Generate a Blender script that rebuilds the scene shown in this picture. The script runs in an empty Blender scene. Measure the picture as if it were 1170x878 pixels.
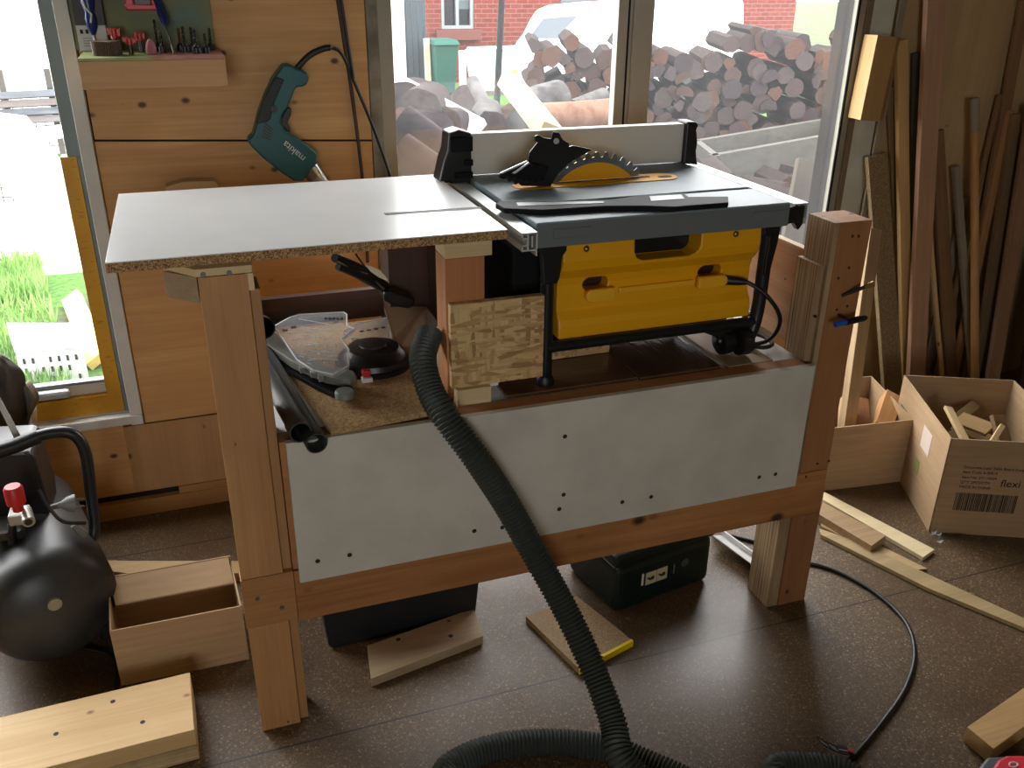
import bpy, math, random
from mathutils import Vector, Matrix
random.seed(7)
C = bpy.context.scene.collection
# ---------------------------------------------------------------- camera model
FPX = 1022.94
_p, _r, _y = .4306457, .010129691, .345031655
CAM = Vector((0, 0, 1.6))
_f = Vector((math.sin(_y)*math.cos(_p), math.cos(_y)*math.cos(_p), -math.sin(_p)))
_r0 = Vector((math.cos(_y), -math.sin(_y), 0)); _u0 = _r0.cross(_f)
RT = math.cos(_r)*_r0 + math.sin(_r)*_u0
UP = -math.sin(_r)*_r0 + math.cos(_r)*_u0
def at(px, py, x=None, y=None, z=None):
    """world point under a photo pixel on a known plane (a surveying aid)"""
    d = RT*((px-585)/FPX) - UP*((py-439)/FPX) + _f
    if x is not None: t = (x-CAM.x)/d.x
    elif y is not None: t = (y-CAM.y)/d.y
    else: t = (z-CAM.z)/d.z
    return CAM + d*t
cd = bpy.data.cameras.new('camera'); co = bpy.data.objects.new('camera', cd); C.objects.link(co)
m = Matrix.Identity(4)
for i in range(3):
    m[i][0] = RT[i]; m[i][1] = UP[i]; m[i][2] = -_f[i]; m[i][3] = CAM[i]
co.matrix_world = m
cd.sensor_fit = 'HORIZONTAL'; cd.sensor_width = 36; cd.lens = FPX/1170*36; cd.clip_end = 200; cd.clip_start = .02
bpy.context.scene.camera = co

# ---------------------------------------------------------------- materials
def lin(c):
    if isinstance(c, str):
        c = [int(c[i:i+2], 16)/255 for i in (0, 2, 4)]
    return tuple((v/12.92 if v <= .04045 else ((v+.055)/1.055)**2.4) for v in c) + (1,)
class N:
    def __init__(s, name):
        s.m = bpy.data.materials.new(name); s.m.use_nodes = True
        s.t = s.m.node_tree; s.n = s.t.nodes; s.l = s.t.links
        s.b = s.n['Principled BSDF']
    def new(s, k, **kw):
        n = s.n.new(k)
        for a, v in kw.items():
            if a in n.inputs and not hasattr(n, a): n.inputs[a].default_value = v
            else: setattr(n, a, v)
        return n
    def coord(s, scale=(1, 1, 1), rnd=True, rot=(0, 0, 0)):
        tc = s.new('ShaderNodeTexCoord'); mp = s.new('ShaderNodeMapping')
        s.l.new(tc.outputs['Object'], mp.inputs[0]); mp.inputs['Scale'].default_value = scale
        mp.inputs['Rotation'].default_value = rot
        if rnd:
            oi = s.new('ShaderNodeObjectInfo'); mu = s.new('ShaderNodeMath', operation='MULTIPLY')
            s.l.new(oi.outputs['Random'], mu.inputs[0]); mu.inputs[1].default_value = 37
            s.l.new(mu.outputs[0], mp.inputs['Location'])
        return mp.outputs[0]
    def noise(s, co, scale=5, detail=4, dist=0, rough=.5):
        n = s.new('ShaderNodeTexNoise'); s.l.new(co, n.inputs['Vector'])
        n.inputs['Scale'].default_value = scale; n.inputs['Detail'].default_value = detail
        n.inputs['Distortion'].default_value = dist; n.inputs['Roughness'].default_value = rough
        return n.outputs['Fac']
    def voro(s, co, scale=5, feature='F1', out='Distance'):
        n = s.new('ShaderNodeTexVoronoi', feature=feature); s.l.new(co, n.inputs['Vector'])
        n.inputs['Scale'].default_value = scale
        return n.outputs[out]
    def ramp(s, fac, stops):
        r = s.new('ShaderNodeValToRGB'); s.l.new(fac, r.inputs[0]); e = r.color_ramp.elements
        while len(e) < len(stops): e.new(.5)
        for k, (p, c) in zip(e, stops): k.position = p; k.color = lin(c) if not isinstance(c, float) else (c, c, c, 1)
        return r.outputs[0]
    def mix(s, fac, a, b, mode='MIX'):
        x = s.new('ShaderNodeMix', data_type='RGBA', blend_type=mode)
        if isinstance(fac, float): x.inputs[0].default_value = fac
        else: s.l.new(fac, x.inputs[0])
        for k, v in ((6, a), (7, b)):
            if isinstance(v, (str, tuple)): x.inputs[k].default_value = lin(v)
            else: s.l.new(v, x.inputs[k])
        return x.outputs[2]
    def base(s, c):
        if isinstance(c, (str, tuple)): s.b.inputs['Base Color'].default_value = lin(c)
        else: s.l.new(c, s.b.inputs['Base Color'])
    def bump(s, h, k=.2, d=.002):
        b = s.new('ShaderNodeBump'); s.l.new(h, b.inputs['Height'])
        b.inputs['Strength'].default_value = k; b.inputs['Distance'].default_value = d
        s.l.new(b.outputs[0], s.b.inputs['Normal'])
    def set(s, rough=.5, metal=0, **k):
        s.b.inputs['Roughness'].default_value = rough; s.b.inputs['Metallic'].default_value = metal
        for a, v in k.items(): s.b.inputs[a].default_value = v
        return s.m
def plain(name, c, rough=.5, metal=0, var=.0, **k):
    n = N(name)
    if var:
        f = n.noise(n.coord(), 9, 5); c2 = tuple(max(0, v-var) for v in [int(c[i:i+2], 16)/255 for i in (0, 2, 4)])
        n.base(n.ramp(f, [(.35, c2), (.65, c)]))
    else: n.base(c)
    return n.set(rough, metal, **k)
_W = {}
def wood(c1, c2, ax='z', knots=0., rough=.62, s=1., kc='4a2a18', name='wood'):
    key = (c1, c2, ax, knots, rough, s)
    if key in _W: return _W[key]
    n = N(name+'_'+c1+'_'+ax)
    def sc(a, b):
        v = [b*s]*3; v['xyz'.index(ax)] = a*s; return tuple(v)
    f = n.noise(n.coord(sc(1.3, 22)), 1, 5, .9)
    f2 = n.noise(n.coord(sc(5, 190)), 1, 3, .2)
    c = n.ramp(f, [(.3, c1), (.7, c2)])
    c = n.mix(.35, c, n.ramp(f2, [(.3, c1), (.7, c2)]))
    st = n.noise(n.coord(), 3.2, 4, .4)
    c = n.mix(n.ramp(st, [(.42, .42), (.62, 0.)]), c, c1)
    if knots:
        k_ = knots*1.6; kv = n.voro(n.coord(sc(9/s, 13/s)), 1)
        c = n.mix(n.ramp(kv, [(k_*.45, 1.), (k_*.7, .55), (k_, 0.)]), c, kc)
    n.base(c); n.bump(f2, .25, .001)
    _W[key] = n.set(rough); return _W[key]
def plyedge(c1, c2, ax='z', across='y', freq=160):
    n = N('ply_edge_'+ax+across)
    v = [2., 2., 2.]; v['xyz'.index(across)] = freq; v['xyz'.index(ax)] = 1.
    f = n.noise(n.coord(tuple(v)), 1, 2, .1)
    g = n.noise(n.coord((30, 30, 6)), 1, 4)
    n.base(n.mix(.3, n.ramp(f, [(.35, c1), (.62, c2)]), n.ramp(g, [(.35, c1), (.65, c2)])))
    return n.set(.7)
def flakes(name, c1, c2, c3, sc=45, rough=.7, aniso=(1, 3.2, 1), b=.3, strands=False):
    n = N(name)
    co = n.coord(aniso, rot=(.3, .5, .8)); co2 = n.coord((aniso[1], aniso[0], aniso[0]), rot=(-.4, .3, -.5))
    if strands: co = n.coord((1, 1, 5), rot=(0, .35, 0)); co2 = n.coord((4.5, 1, 1), rot=(0, -.5, 0))
    v = n.voro(co, sc, out='Color'); w = n.voro(co2, sc*.8, out='Color')
    sp = n.new('ShaderNodeSeparateColor'); n.l.new(v, sp.inputs[0])
    sq = n.new('ShaderNodeSeparateColor'); n.l.new(w, sq.inputs[0])
    a = n.ramp(sp.outputs[0], [(0, c1), (.5, c2), (1, c3)]); bb = n.ramp(sq.outputs[0], [(0, c1), (.45, c2), (1, c3)])
    n.base(n.mix(n.ramp(sp.outputs[1], [(.45, 0.), (.55, 1.)]), a, bb)); n.bump(sp.outputs[0], b, .001)
    return n.set(rough)
M = {}
M['bench'] = lambda ax='z': wood('8f6338', 'bd8c58', ax, .12)
M['red'] = lambda ax='z': wood('8d5636', 'b27a50', ax, .10)
M['pine'] = lambda ax='z': wood('c8a26a', 'e6c894', ax, .07, kc='7a4c28')
M['pale'] = lambda ax='z': wood('c9ad80', 'e2cda4', ax, .05, kc='8a5c38')
M['grey'] = lambda ax='z': wood('84796a', 'b0a28c', ax, .05, rough=.8)
M['brown'] = lambda ax='z': wood('7a5c3e', '9c7a56', ax, .05)
M['pink'] = lambda ax='z': wood('a07a60', 'c09a7c', ax, .03)
M['dark'] = lambda ax='z': wood('3a2319', '57382a', ax, .0)
M['plyE'] = plyedge('5a4832', 'bfa27a', 'z', 'y')
M['plyEx'] = plyedge('957850', 'd6bb8c', 'x', 'z', 170)
M['osb'] = flakes('osb', '9a7648', 'c4a06a', 'd8bc88', 30, strands=True)
M['chipedge'] = flakes('chipboard_edge', '4e3822', '9c7648', 'd0ac74', 330, aniso=(1, 1.8, 1.8), b=.6)
M['chip'] = flakes('chipboard', '8f6c44', 'ad8a5c', 'c4a474', 200, aniso=(1, 1.6, 1.4))
M['rough_chip'] = flakes('particleboard_brown', '705c44', '84704f', '9a8464', 220)
M['white'] = plain('melamine_white', 'f2f4f4', .28, var=.015)
M['panel'] = plain('melamine_grey_white', 'd0ccc0', .45, var=.05)
M['paint_white'] = plain('white_paint', 'd8d9d6', .5, var=.04)
M['alu'] = plain('aluminium', 'd6dadb', .34, .35)
M['alu_mat'] = plain('aluminium_satin', 'dedcd2', .45, .1)
M['saw_grey'] = plain('saw_table_grey', '7c8a91', .5, .0, var=.02)
M['saw_skirt'] = plain('saw_skirt_grey', '6c7476', .5, .1)
M['yellow'] = plain('yellow_plastic', 'eaa80c', .42)
M['yellow2'] = plain('yellow_plastic_light', 'f0b428', .4)
M['black'] = plain('black_plastic', '141516', .38)
M['black2'] = plain('black_matt', '1b1c1d', .6)
M['tube'] = plain('black_steel_tube', '1d2022', .35, .2)
M['steel'] = plain('steel', '8e8f8c', .28, .95)
M['dsteel'] = plain('dark_steel', '4a4744', .35, .9)
M['brass'] = plain('brass', '9a7c50', .35, .8)
M['teal'] = plain('teal_plastic', '0c565c', .42)
M['tealgrip'] = plain('dark_grip_rubber', '1c2a2c', .6)
M['silver'] = plain('cast_silver', 'a3a199', .4, .6)
M['hose'] = plain('hose_grey', '3a403c', .55)
M['pipe'] = plain('grey_pipe', '343836', .5)
M['gauge'] = plain('mitre_gauge_grey', '74766d', .5, .0)
M['rubber'] = plain('black_rubber', '0e0f10', .45)
M['green_dark'] = plain('dark_green_plastic', '0c1b18', .38)
M['redp'] = plain('red_plastic', 'c0252a', .4)
M['red_bright'] = plain('red_coral_plastic', 'e2394a', .4)
M['blue'] = plain('blue_plastic', '1c2c74', .3)
M['bluebright'] = plain('blue_cap', '1d5cc0', .4)
M['card'] = None
def cardmat():
    n = N('corrugated_cardboard'); f = n.noise(n.coord((3, 3, 60)), 2, 4); g = n.noise(n.coord(), 3, 4)
    n.base(n.mix(.4, n.ramp(f, [(.3, '9a7d5c'), (.7, 'b39672')]), n.ramp(g, [(.3, '9a7d5c'), (.7, 'b79b78')])))
    return n.set(.8)
M['card'] = cardmat()
M['card_light'] = plain('light_cardboard', 'c9b38e', .8, var=.04)
M['ink'] = plain('black_ink', '2a241c', .7)
M['hole'] = plain('screw_hole_dark', '241c17', .7)
M['screw'] = plain('screw_grey', '6b6c68', .45, .6)
M['pinkstone'] = plain('pink_stone', 'c07a86', .8)
M['flap'] = wood('4a3a30', '8a6c54', 'z', s=3, name='abrasive')
M['fabric'] = plain('grey_brown_fabric', '5c564e', .85, var=.08)
M['rim_clear'] = plain('clear_plastic_edge', 'e2e4e6', .2, 0, Alpha=.62)
M['glass_clear'] = plain('clear_polycarbonate', 'c8ccd0', .15, 0, Alpha=.20, IOR=1.5)
M['yellow_tape'] = plain('yellow_tape', 'f2d21a', .5)
M['masonite'] = wood('5c3d2a', '7a5238', 'x', rough=.25, name='masonite')
def floor_mat():
    n = N('chipboard_floor'); co = n.coord(rnd=False)
    v = n.voro(co, 290, out='Color'); sp = n.new('ShaderNodeSeparateColor'); n.l.new(v, sp.inputs[0])
    c = n.ramp(sp.outputs[0], [(0, '423220'), (.55, '5b4731'), (.93, '745d3f'), (1, 'a89068')])
    g = n.noise(co, 2.3, 6, .3)
    c = n.mix(n.ramp(g, [(.35, .55), (.7, 0.)]), c, '4e3e2e')
    # pale sawdust specks
    w = n.voro(co, 60); d = n.noise(co, 3, 3)
    c = n.mix(n.ramp(w, [(.03, .3), (.07, 0.)]), c, '9d8b6c')
    # sheet joints along x at y=1.58 and y=.38, staggered cross joints
    se = n.new('ShaderNodeSeparateXYZ'); n.l.new(co, se.inputs[0])
    def line(sock, v0, w_=.0022):
        a = n.new('ShaderNodeMath', operation='SUBTRACT'); n.l.new(sock, a.inputs[0]); a.inputs[1].default_value = v0
        b = n.new('ShaderNodeMath', operation='ABSOLUTE'); n.l.new(a.outputs[0], b.inputs[0])
        l = n.new('ShaderNodeMath', operation='LESS_THAN'); n.l.new(b.outputs[0], l.inputs[0]); l.inputs[1].default_value = w_
        return l.outputs[0]
    for v0 in (1.58, 2.48, .68): c = n.mix(line(se.outputs[1], v0), c, '1c1511')
    n.base(c)
    r = n.ramp(g, [(.3, .36), (.7, .58)]); n.l.new(r, n.b.inputs['Roughness'])
    n.bump(sp.outputs[0], .12, .001)
    n.b.inputs['Specular IOR Level'].default_value = .5
    return n.m
def brick_mat():
    n = N('red_brick'); tc = n.new('ShaderNodeTexCoord'); mp = n.new('ShaderNodeMapping'); n.l.new(tc.outputs['Object'], mp.inputs[0])
    mp.inputs['Rotation'].default_value = (math.pi/2, 0, 0)
    b = n.new('ShaderNodeTexBrick'); n.l.new(mp.outputs[0], b.inputs[0]); b.inputs['Scale'].default_value = 1
    b.inputs['Brick Width'].default_value = .24; b.inputs['Row Height'].default_value = .085; b.inputs['Mortar Size'].default_value = .006
    b.inputs['Color1'].default_value = lin('55251e'); b.inputs['Color2'].default_value = lin('602c24'); b.inputs['Mortar'].default_value = lin('6a504a')
    n.base(b.outputs[0]); n.b.inputs['Specular IOR Level'].default_value = .1; return n.set(.85)
def ground_mat():
    n = N('soil_and_grass'); co = n.coord(rnd=False); g = n.noise(co, .8, 6); h = n.noise(co, 25, 5)
    c = n.ramp(h, [(.3, '2c2723'), (.7, '463f38')]); d = n.ramp(h, [(.3, '2a451c'), (.7, '4a6c30')])
    n.base(n.mix(n.ramp(g, [(.42, 0.), (.52, 1.)]), c, d)); n.b.inputs['Specular IOR Level'].default_value = .1; return n.set(.95)
def glass_mat(haze, name):
    n = N(name); n.n.remove(n.b); o = n.n['Material Output']
    t = n.new('ShaderNodeBsdfTransparent'); g = n.new('ShaderNodeBsdfGlossy'); g.inputs['Roughness'].default_value = .05
    d = n.new('ShaderNodeBsdfTranslucent'); d.inputs['Color'].default_value = (.92, .94, 1, 1)
    co = n.coord((1, 1, 1), rnd=False)
    # dried rain spots and dust film
    v = n.voro(co, 42); sp = n.ramp(v, [(.035, .16), (.075, 0.)]); z = n.noise(co, 2.2, 4)
    k = n.ramp(z, [(.42, 0.), (.55, 1.)])
    mu = n.new('ShaderNodeMath', operation='MULTIPLY'); n.l.new(sp, mu.inputs[0]); n.l.new(k, mu.inputs[1])
    hz = n.ramp(z, [(.3, haze*.75), (.7, haze*1.35)])
    ad = n.new('ShaderNodeMath', operation='ADD', use_clamp=True); n.l.new(mu.outputs[0], ad.inputs[0]); n.l.new(hz, ad.inputs[1])
    m1 = n.new('ShaderNodeMixShader'); n.l.new(ad.outputs[0], m1.inputs[0]); n.l.new(t.outputs[0], m1.inputs[1]); n.l.new(d.outputs[0], m1.inputs[2])
    m2 = n.new('ShaderNodeMixShader'); m2.inputs[0].default_value = .04; n.l.new(m1.outputs[0], m2.inputs[1]); n.l.new(g.outputs[0], m2.inputs[2])
    n.l.new(m2.outputs[0], o.inputs[0]); return n.m

def matte(m, v=.08):
    m.node_tree.nodes['Principled BSDF'].inputs['Specular IOR Level'].default_value = v; return m
# ---------------------------------------------------------------- mesh builder
V = Vector
class MB:
    def __init__(s): s.v = []; s.f = []; s.mi = []; s.cur = 0; s.sm = []; s.smooth = False
    def add(s, vs, fs):
        o = len(s.v); s.v += [V(v) for v in vs]
        for f in fs: s.f.append([o+i for i in f]); s.mi.append(s.cur)
        return s
    def box(s, x0, x1, y0, y1, z0, z1):
        vs = [(x, y, z) for z in (z0, z1) for y in (y0, y1) for x in (x0, x1)]
        return s.add(vs, [(0, 2, 3, 1), (4, 5, 7, 6), (0, 1, 5, 4), (2, 6, 7, 3), (0, 4, 6, 2), (1, 3, 7, 5)])
    def obox(s, c, size, R=None):
        R = R or Matrix.Identity(3); c = V(c); vs = []
        for z in (-.5, .5):
            for y in (-.5, .5):
                for x in (-.5, .5): vs.append(c + R @ V((x*size[0], y*size[1], z*size[2])))
        return s.add(vs, [(0, 2, 3, 1), (4, 5, 7, 6), (0, 1, 5, 4), (2, 6, 7, 3), (0, 4, 6, 2), (1, 3, 7, 5)])
    def prism(s, pts, vec):
        pts = [V(p) for p in pts]; n = len(pts); vec = V(vec)
        nrm = sum((pts[i].cross(pts[(i+1) % n]) for i in range(n)), V((0, 0, 0)))
        if nrm.dot(vec) > 0: pts = pts[::-1]
        vs = pts + [p+vec for p in pts]
        fs = [tuple(range(n)), tuple(range(2*n-1, n-1, -1))]
        for i in range(n): j = (i+1) % n; fs.append((i, i+n, j+n, j))
        return s.add(vs, fs)
    def tube(s, path, r, n=12, caps=True, closed=False, inner=None):
        path = [V(p) for p in path]; m_ = len(path); rings = []
        T = [(path[min(i+1, m_-1)]-path[max(i-1, 0)]).normalized() for i in range(m_)]
        a = V((0, 0, 1)) if abs(T[0].z) < .9 else V((1, 0, 0)); u = (a - T[0]*a.dot(T[0])).normalized()
        vs = []
        for i in range(m_):
            u = (u - T[i]*u.dot(T[i])).normalized(); w = T[i].cross(u)
            rr = r(i) if callable(r) else (r[i] if isinstance(r, (list, tuple)) else r)
            for k in range(n):
                t = 2*math.pi*k/n; vs.append(path[i]+(u*math.cos(t)+w*math.sin(t))*rr)
        fs = []
        for i in range(m_-1):
            for k in range(n):
                j = (k+1) % n; fs.append((i*n+k, i*n+j, (i+1)*n+j, (i+1)*n+k))
        if caps: fs += [tuple(range(n-1, -1, -1)), tuple((m_-1)*n+k for k in range(n))]
        return s.add(vs, fs)
    def cyl(s, p0, p1, r0, r1=None, n=20, caps=True): return s.tube([p0, p1], [r0, r0 if r1 is None else r1], n, caps)
    def lathe(s, p0, axis, prof, n=24):
        """prof: (distance along the axis, radius)"""
        a = V(axis).normalized(); p0 = V(p0); h = V((0, 0, 1)) if abs(a.z) < .9 else V((1, 0, 0))
        u = (h-a*h.dot(a)).normalized(); w = a.cross(u); vs = []; fs = []
        for d, r in prof:
            for k in range(n):
                t = 2*math.pi*k/n; vs.append(p0+a*d+(u*math.cos(t)+w*math.sin(t))*max(r, 1e-5))
        for i in range(len(prof)-1):
            for k in range(n):
                j = (k+1) % n; fs.append((i*n+k, i*n+j, (i+1)*n+j, (i+1)*n+k))
        if prof[0][1] > 1e-4: fs.append(tuple(range(n-1, -1, -1)))
        if prof[-1][1] > 1e-4: fs.append(tuple((len(prof)-1)*n+k for k in range(n)))
        return s.add(vs, fs)
    def ball(s, c, r, sx=1, sy=1, sz=1, n=14):
        c = V(c); vs = []; fs = []; m_ = n//2
        for i in range(m_+1):
            ph = math.pi*i/m_
            for k in range(n):
                t = 2*math.pi*k/n
                vs.append(c+V((math.sin(ph)*math.cos(t)*r*sx, math.sin(ph)*math.sin(t)*r*sy, math.cos(ph)*r*sz)))
        for i in range(m_):
            for k in range(n):
                j = (k+1) % n; fs.append((i*n+k, (i+1)*n+k, (i+1)*n+j, i*n+j))
        return s.add(vs, fs)
    def build(s, name, mat, parent=None, bevel=0, smooth=None, kind=None, seg=2, local=None):
        me = bpy.data.meshes.new(name); vs = s.v
        if local is not None: off = V((0, 0, 0))
        elif parent is not None: off = wloc(parent)
        else:
            lo = V([min(v[i] for v in vs) for i in range(3)]); hi = V([max(v[i] for v in vs) for i in range(3)])
            off = V(((lo.x+hi.x)/2, (lo.y+hi.y)/2, lo.z))
        me.from_pydata([v-off for v in vs], [], s.f)
        for mm in (mat if isinstance(mat, (list, tuple)) else [mat]): me.materials.append(mm)
        me.polygons.foreach_set('material_index', s.mi)
        o = bpy.data.objects.new(name, me); C.objects.link(o)
        import bmesh
        bm = bmesh.new(); bm.from_mesh(me); bmesh.ops.remove_doubles(bm, verts=bm.verts, dist=1e-6)
        bmesh.ops.recalc_face_normals(bm, faces=bm.faces); bm.to_mesh(me); bm.free()
        if parent is not None:
            o.parent = parent
            if local is not None: o.matrix_basis = Matrix.Translation(-wloc(parent)) @ local
        elif local is not None: o.matrix_basis = local
        else: o.location = off
        if smooth:
            me.polygons.foreach_set('use_smooth', [True]*len(me.polygons)); me.set_sharp_from_angle(angle=math.radians(smooth if smooth is not True else 40))
        if bevel:
            b = o.modifiers.new('bevel', 'BEVEL'); b.width = bevel; b.segments = seg; b.limit_method = 'ANGLE'; b.angle_limit = .6
            b.harden_normals = False
        if kind: o['kind'] = kind
        return o
def wloc(o):
    p = V((0, 0, 0))
    while o is not None: p = p + V(o.location); o = o.parent
    return p
def tag(o, label, cat, group=None):
    o['label'] = label; o['category'] = cat
    if group: o['group'] = group
    return o
def thing(name, label, cat, loc, group=None):
    o = bpy.data.objects.new(name, None); o.empty_display_size = .05; C.objects.link(o); o.location = loc
    return tag(o, label, cat, group)
def B(x0, x1, y0, y1, z0, z1): return MB().box(x0, x1, y0, y1, z0, z1)
def spline(pts, n=12):
    pts = [V(p) for p in pts]; q = [pts[0]*2-pts[1]]+pts+[pts[-1]*2-pts[-2]]; out = []
    for i in range(1, len(q)-2):
        for k in range(n):
            t = k/n; a, b, c, d = q[i-1:i+3]
            out.append(.5*((2*b)+(c-a)*t+(2*a-5*b+4*c-d)*t*t+(3*b-a-3*c+d)*t**3))
    out.append(pts[-1]); return out
def resample(path, step):
    out = [path[0]]; acc = 0
    for a, b in zip(path, path[1:]):
        L = (b-a).length
        while acc+L >= step:
            t = (step-acc)/L; a = a+(b-a)*t; out.append(a.copy()); L = (b-a).length; acc = 0
        acc += L
    return out
def frame(p0, p1, up=(0, -1, 0)):
    """matrix whose z runs from p0 to p1 and whose -y side looks toward `up`"""
    z = (V(p1)-V(p0)).normalized(); u = V(up); y = -(u-z*u.dot(z)).normalized(); x = y.cross(z)
    m_ = Matrix.Identity(4)
    for i in range(3): m_[i][0] = x[i]; m_[i][1] = y[i]; m_[i][2] = z[i]; m_[i][3] = p0[i]
    return m_, (V(p1)-V(p0)).length
def stick(name, p0, p1, w, d, mat, up=(0, -1, 0), bevel=.0015, parent=None):
    """a board: p0->p1 centre line, width w across, thickness d away from `up`"""
    m_, L = frame(p0, p1, up)
    return B(-w/2, w/2, -d/2, d/2, 0, L).build(name, mat, parent, bevel, local=m_)
def boolean(o, cutters):
    for c in cutters:
        md = o.modifiers.new('cut', 'BOOLEAN'); md.operation = 'DIFFERENCE'; md.object = c; md.solver = 'EXACT'
    bpy.context.view_layer.update(); dg = bpy.context.evaluated_depsgraph_get()
    me = bpy.data.meshes.new_from_object(o.evaluated_get(dg)); o.modifiers.clear(); o.data = me
    for c in cutters: bpy.data.objects.remove(c)
def text(name, s, size, mat, parent, M_, ext=.0004, align='CENTER'):
    cu = bpy.data.curves.new(name, 'FONT'); cu.body = s; cu.size = size; cu.extrude = ext; cu.align_x = align; cu.align_y = 'CENTER'
    t = bpy.data.objects.new('tmp', cu); C.objects.link(t); bpy.context.view_layer.update()
    me = bpy.data.meshes.new_from_object(t.evaluated_get(bpy.context.evaluated_depsgraph_get())); bpy.data.objects.remove(t)
    me.materials.clear(); me.materials.append(mat)
    o = bpy.data.objects.new(name, me); C.objects.link(o); o.parent = parent
    o.matrix_basis = Matrix.Translation(-wloc(parent)) @ M_; return o
def axes(o, x, z):
    """matrix at o with local x along x and local z along z"""
    x = V(x).normalized(); z = V(z); z = (z-x*z.dot(x)).normalized(); y = z.cross(x); m_ = Matrix.Identity(4)
    for i in range(3): m_[i][0] = x[i]; m_[i][1] = y[i]; m_[i][2] = z[i]; m_[i][3] = o[i]
    return m_
# ================================================================ ROOM
def S(name, mb, mat, parent=None, **k):
    o = mb.build(name, mat, parent, **k)
    if parent is None: o['kind'] = 'structure'
    return o
fm = floor_mat()
_f_ = MB().box(-2.4, 3.9, -2.6, 2.86, -.12, 0); _o = S('floor', _f_, fm)
# keep the floor's texture in world metres
for v in _o.data.vertices: v.co += _o.location
_o.location = (0, 0, 0)
S('ceiling', MB().box(-2.5, 4.0, -2.7, 2.9, 2.5, 2.6), plain('ceiling_grey_white', '9b968c', .8))
lining = plain('interior_lining', 'b09a74', .8, var=.05)
S('wall_left', MB().box(-2.5, -2.4, -2.6, 2.86, 0, 2.5), lining)
S('wall_right', MB().box(3.9, 4.0, -2.6, 2.86, 0, 2.5), lining)
S('wall_front', MB().box(-2.5, -1.2, -2.7, -2.6, 0, 2.5).box(-.1, 4.0, -2.7, -2.6, 0, 2.5).box(-1.2, -.1, -2.7, -2.6, 2.15, 2.5).box(-1.2, -.1, -2.7, -2.6, 0, 1.0), lining)  # unseen opening behind the camera, sized to admit fill light
Y = 2.71
plywall = wood('b98a52', 'dab27a', 'x', .085, .6, .75, '5a3720', 'ply_wall')
plywall_v = wood('a27c50', 'c29c6c', 'z', .07, .65, .6, '6a4a30', 'ply_wall_low')
plyright = wood('a88c64', 'c6ac80', 'z', .03, .7, .5, '4e3a28', 'ply_right')
darkgap = plain('dark_gap', '1a1410', .9)
w = MB(); w.cur = 0
for b in ((-2.4, -1.9, 0, 2.5), (-1.9, -.30, 0, .36), (-1.9, -.30, 2.1, 2.5), (-.30, .56, 0, 2.5), (.56, 2.24, 0, .33), (.56, 2.24, 2.1, 2.5), (2.24, 3.9, 0, 2.5)):
    w.box(b[0], b[1], Y+.012, Y+.15, b[2], b[3])
def sheet(x0, x1, zl0, zr0, zl1, zr1, t=.012):
    w.prism([(x0, Y+t, zl0), (x1, Y+t, zr0), (x1, Y+t, zr1), (x0, Y+t, zl1)], (0, -t, 0))
w.cur = 1
sheet(-.232, .522, 1.180, 1.145, 2.49, 2.49); sheet(-.234, .522, .320, .322, 1.174, 1.139)
sheet(-1.9, -.30, .080, .080, .350, .350); sheet(-2.4, -1.9, .08, .08, 2.49, 2.49)
w.cur = 2; sheet(-.30, .56, .080, .080, .314, .316); sheet(.56, 2.24, .08, .08, .33, .33)
w.cur = 3; sheet(2.37, 3.9, .0, .0, 2.49, 2.49)
w.cur = 4; sheet(2.262, 2.364, .0, .0, 2.49, 2.49)
S('wall_back', w, [darkgap, plywall, plywall_v, plyright, plain('fibre_cement_grey', 'd2d4c6', .8, var=.07)])
S('baseboard_back', MB().box(-2.4, 2.2, Y-.012, Y+.012, 0, .055), wood('9a6f3e', 'bd9258', 'x', 0))
S('trim_1', MB().box(-.17, .05, Y-.006, Y+.011, .055, .079), wood('9a6f3e', 'bd9258', 'x', 0))
S('trim_2', MB().box(.524, .556, Y-.004, Y+.02, .33, 2.3), plain('flaking_white_filler', 'a9a59a', .9, var=.25))
# window 1 (left)
greyf = plain('grey_window_frame', '74807f', .5, .1); greyd = plain('grey_window_frame_dark', '5c6466', .5)
tapem = N('yellow_printed_tape'); _co = tapem.coord((1, 1, 1), rnd=False)
_a = tapem.noise(tapem.coord((30, 1, 150), rnd=False), 1, 2); _b = tapem.noise(_co, 6, 4)
tapem.base(tapem.mix(tapem.ramp(_a, [(.62, 0.), (.66, .45)]), tapem.ramp(_b, [(.3, 'c08a10'), (.7, 'd8a018')]), '6a4708')); tapem.set(.5)
w1 = S('window_1', MB().box(-1.9, -1.84, Y, Y+.07, .36, 2.1).box(-1.84, -.308, Y, Y+.07, 2.04, 2.1).box(-.308, -.271, Y+.001, Y+.07, 1.137, 2.1).box(-.285, -.271, Y+.001, Y+.07, .36, 1.137), greyf, bevel=.002)
B(-1.84, -.322, Y+.022, Y+.06, .43, .468).build('bottom_rail', M['alu_mat'], w1, .002)
B(-1.84, -.322, Y+.012, Y+.03, .468, .476).build('glazing_bead', greyf, w1)
yt = MB().box(-.326, -.2855, Y+.0, Y+.05, .43, 1.137).box(-1.84, -.2855, Y+.0, Y+.05, .37, .43)
for k in range(5): pass
yt.build('yellow_taped_liner', tapem.m, w1)
B(-1.84, -.33, Y+.038, Y+.043, .46, 2.06).build('pane', glass_mat(.006, 'window_glass_left'), w1)
lt = B(-.62, -.425, Y-.012, Y+.014, .438, .464).build('latch', plain('latch_grey_plastic', 'b9bfc2', .4), w1, .008)
S('trim_3', MB().box(-.271, -.236, Y-.03, Y+.012, .33, 2.3).box(-1.95, -.236, Y-.03, Y+.02, 2.1, 2.14), M['paint_white'], bevel=.002)
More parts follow.
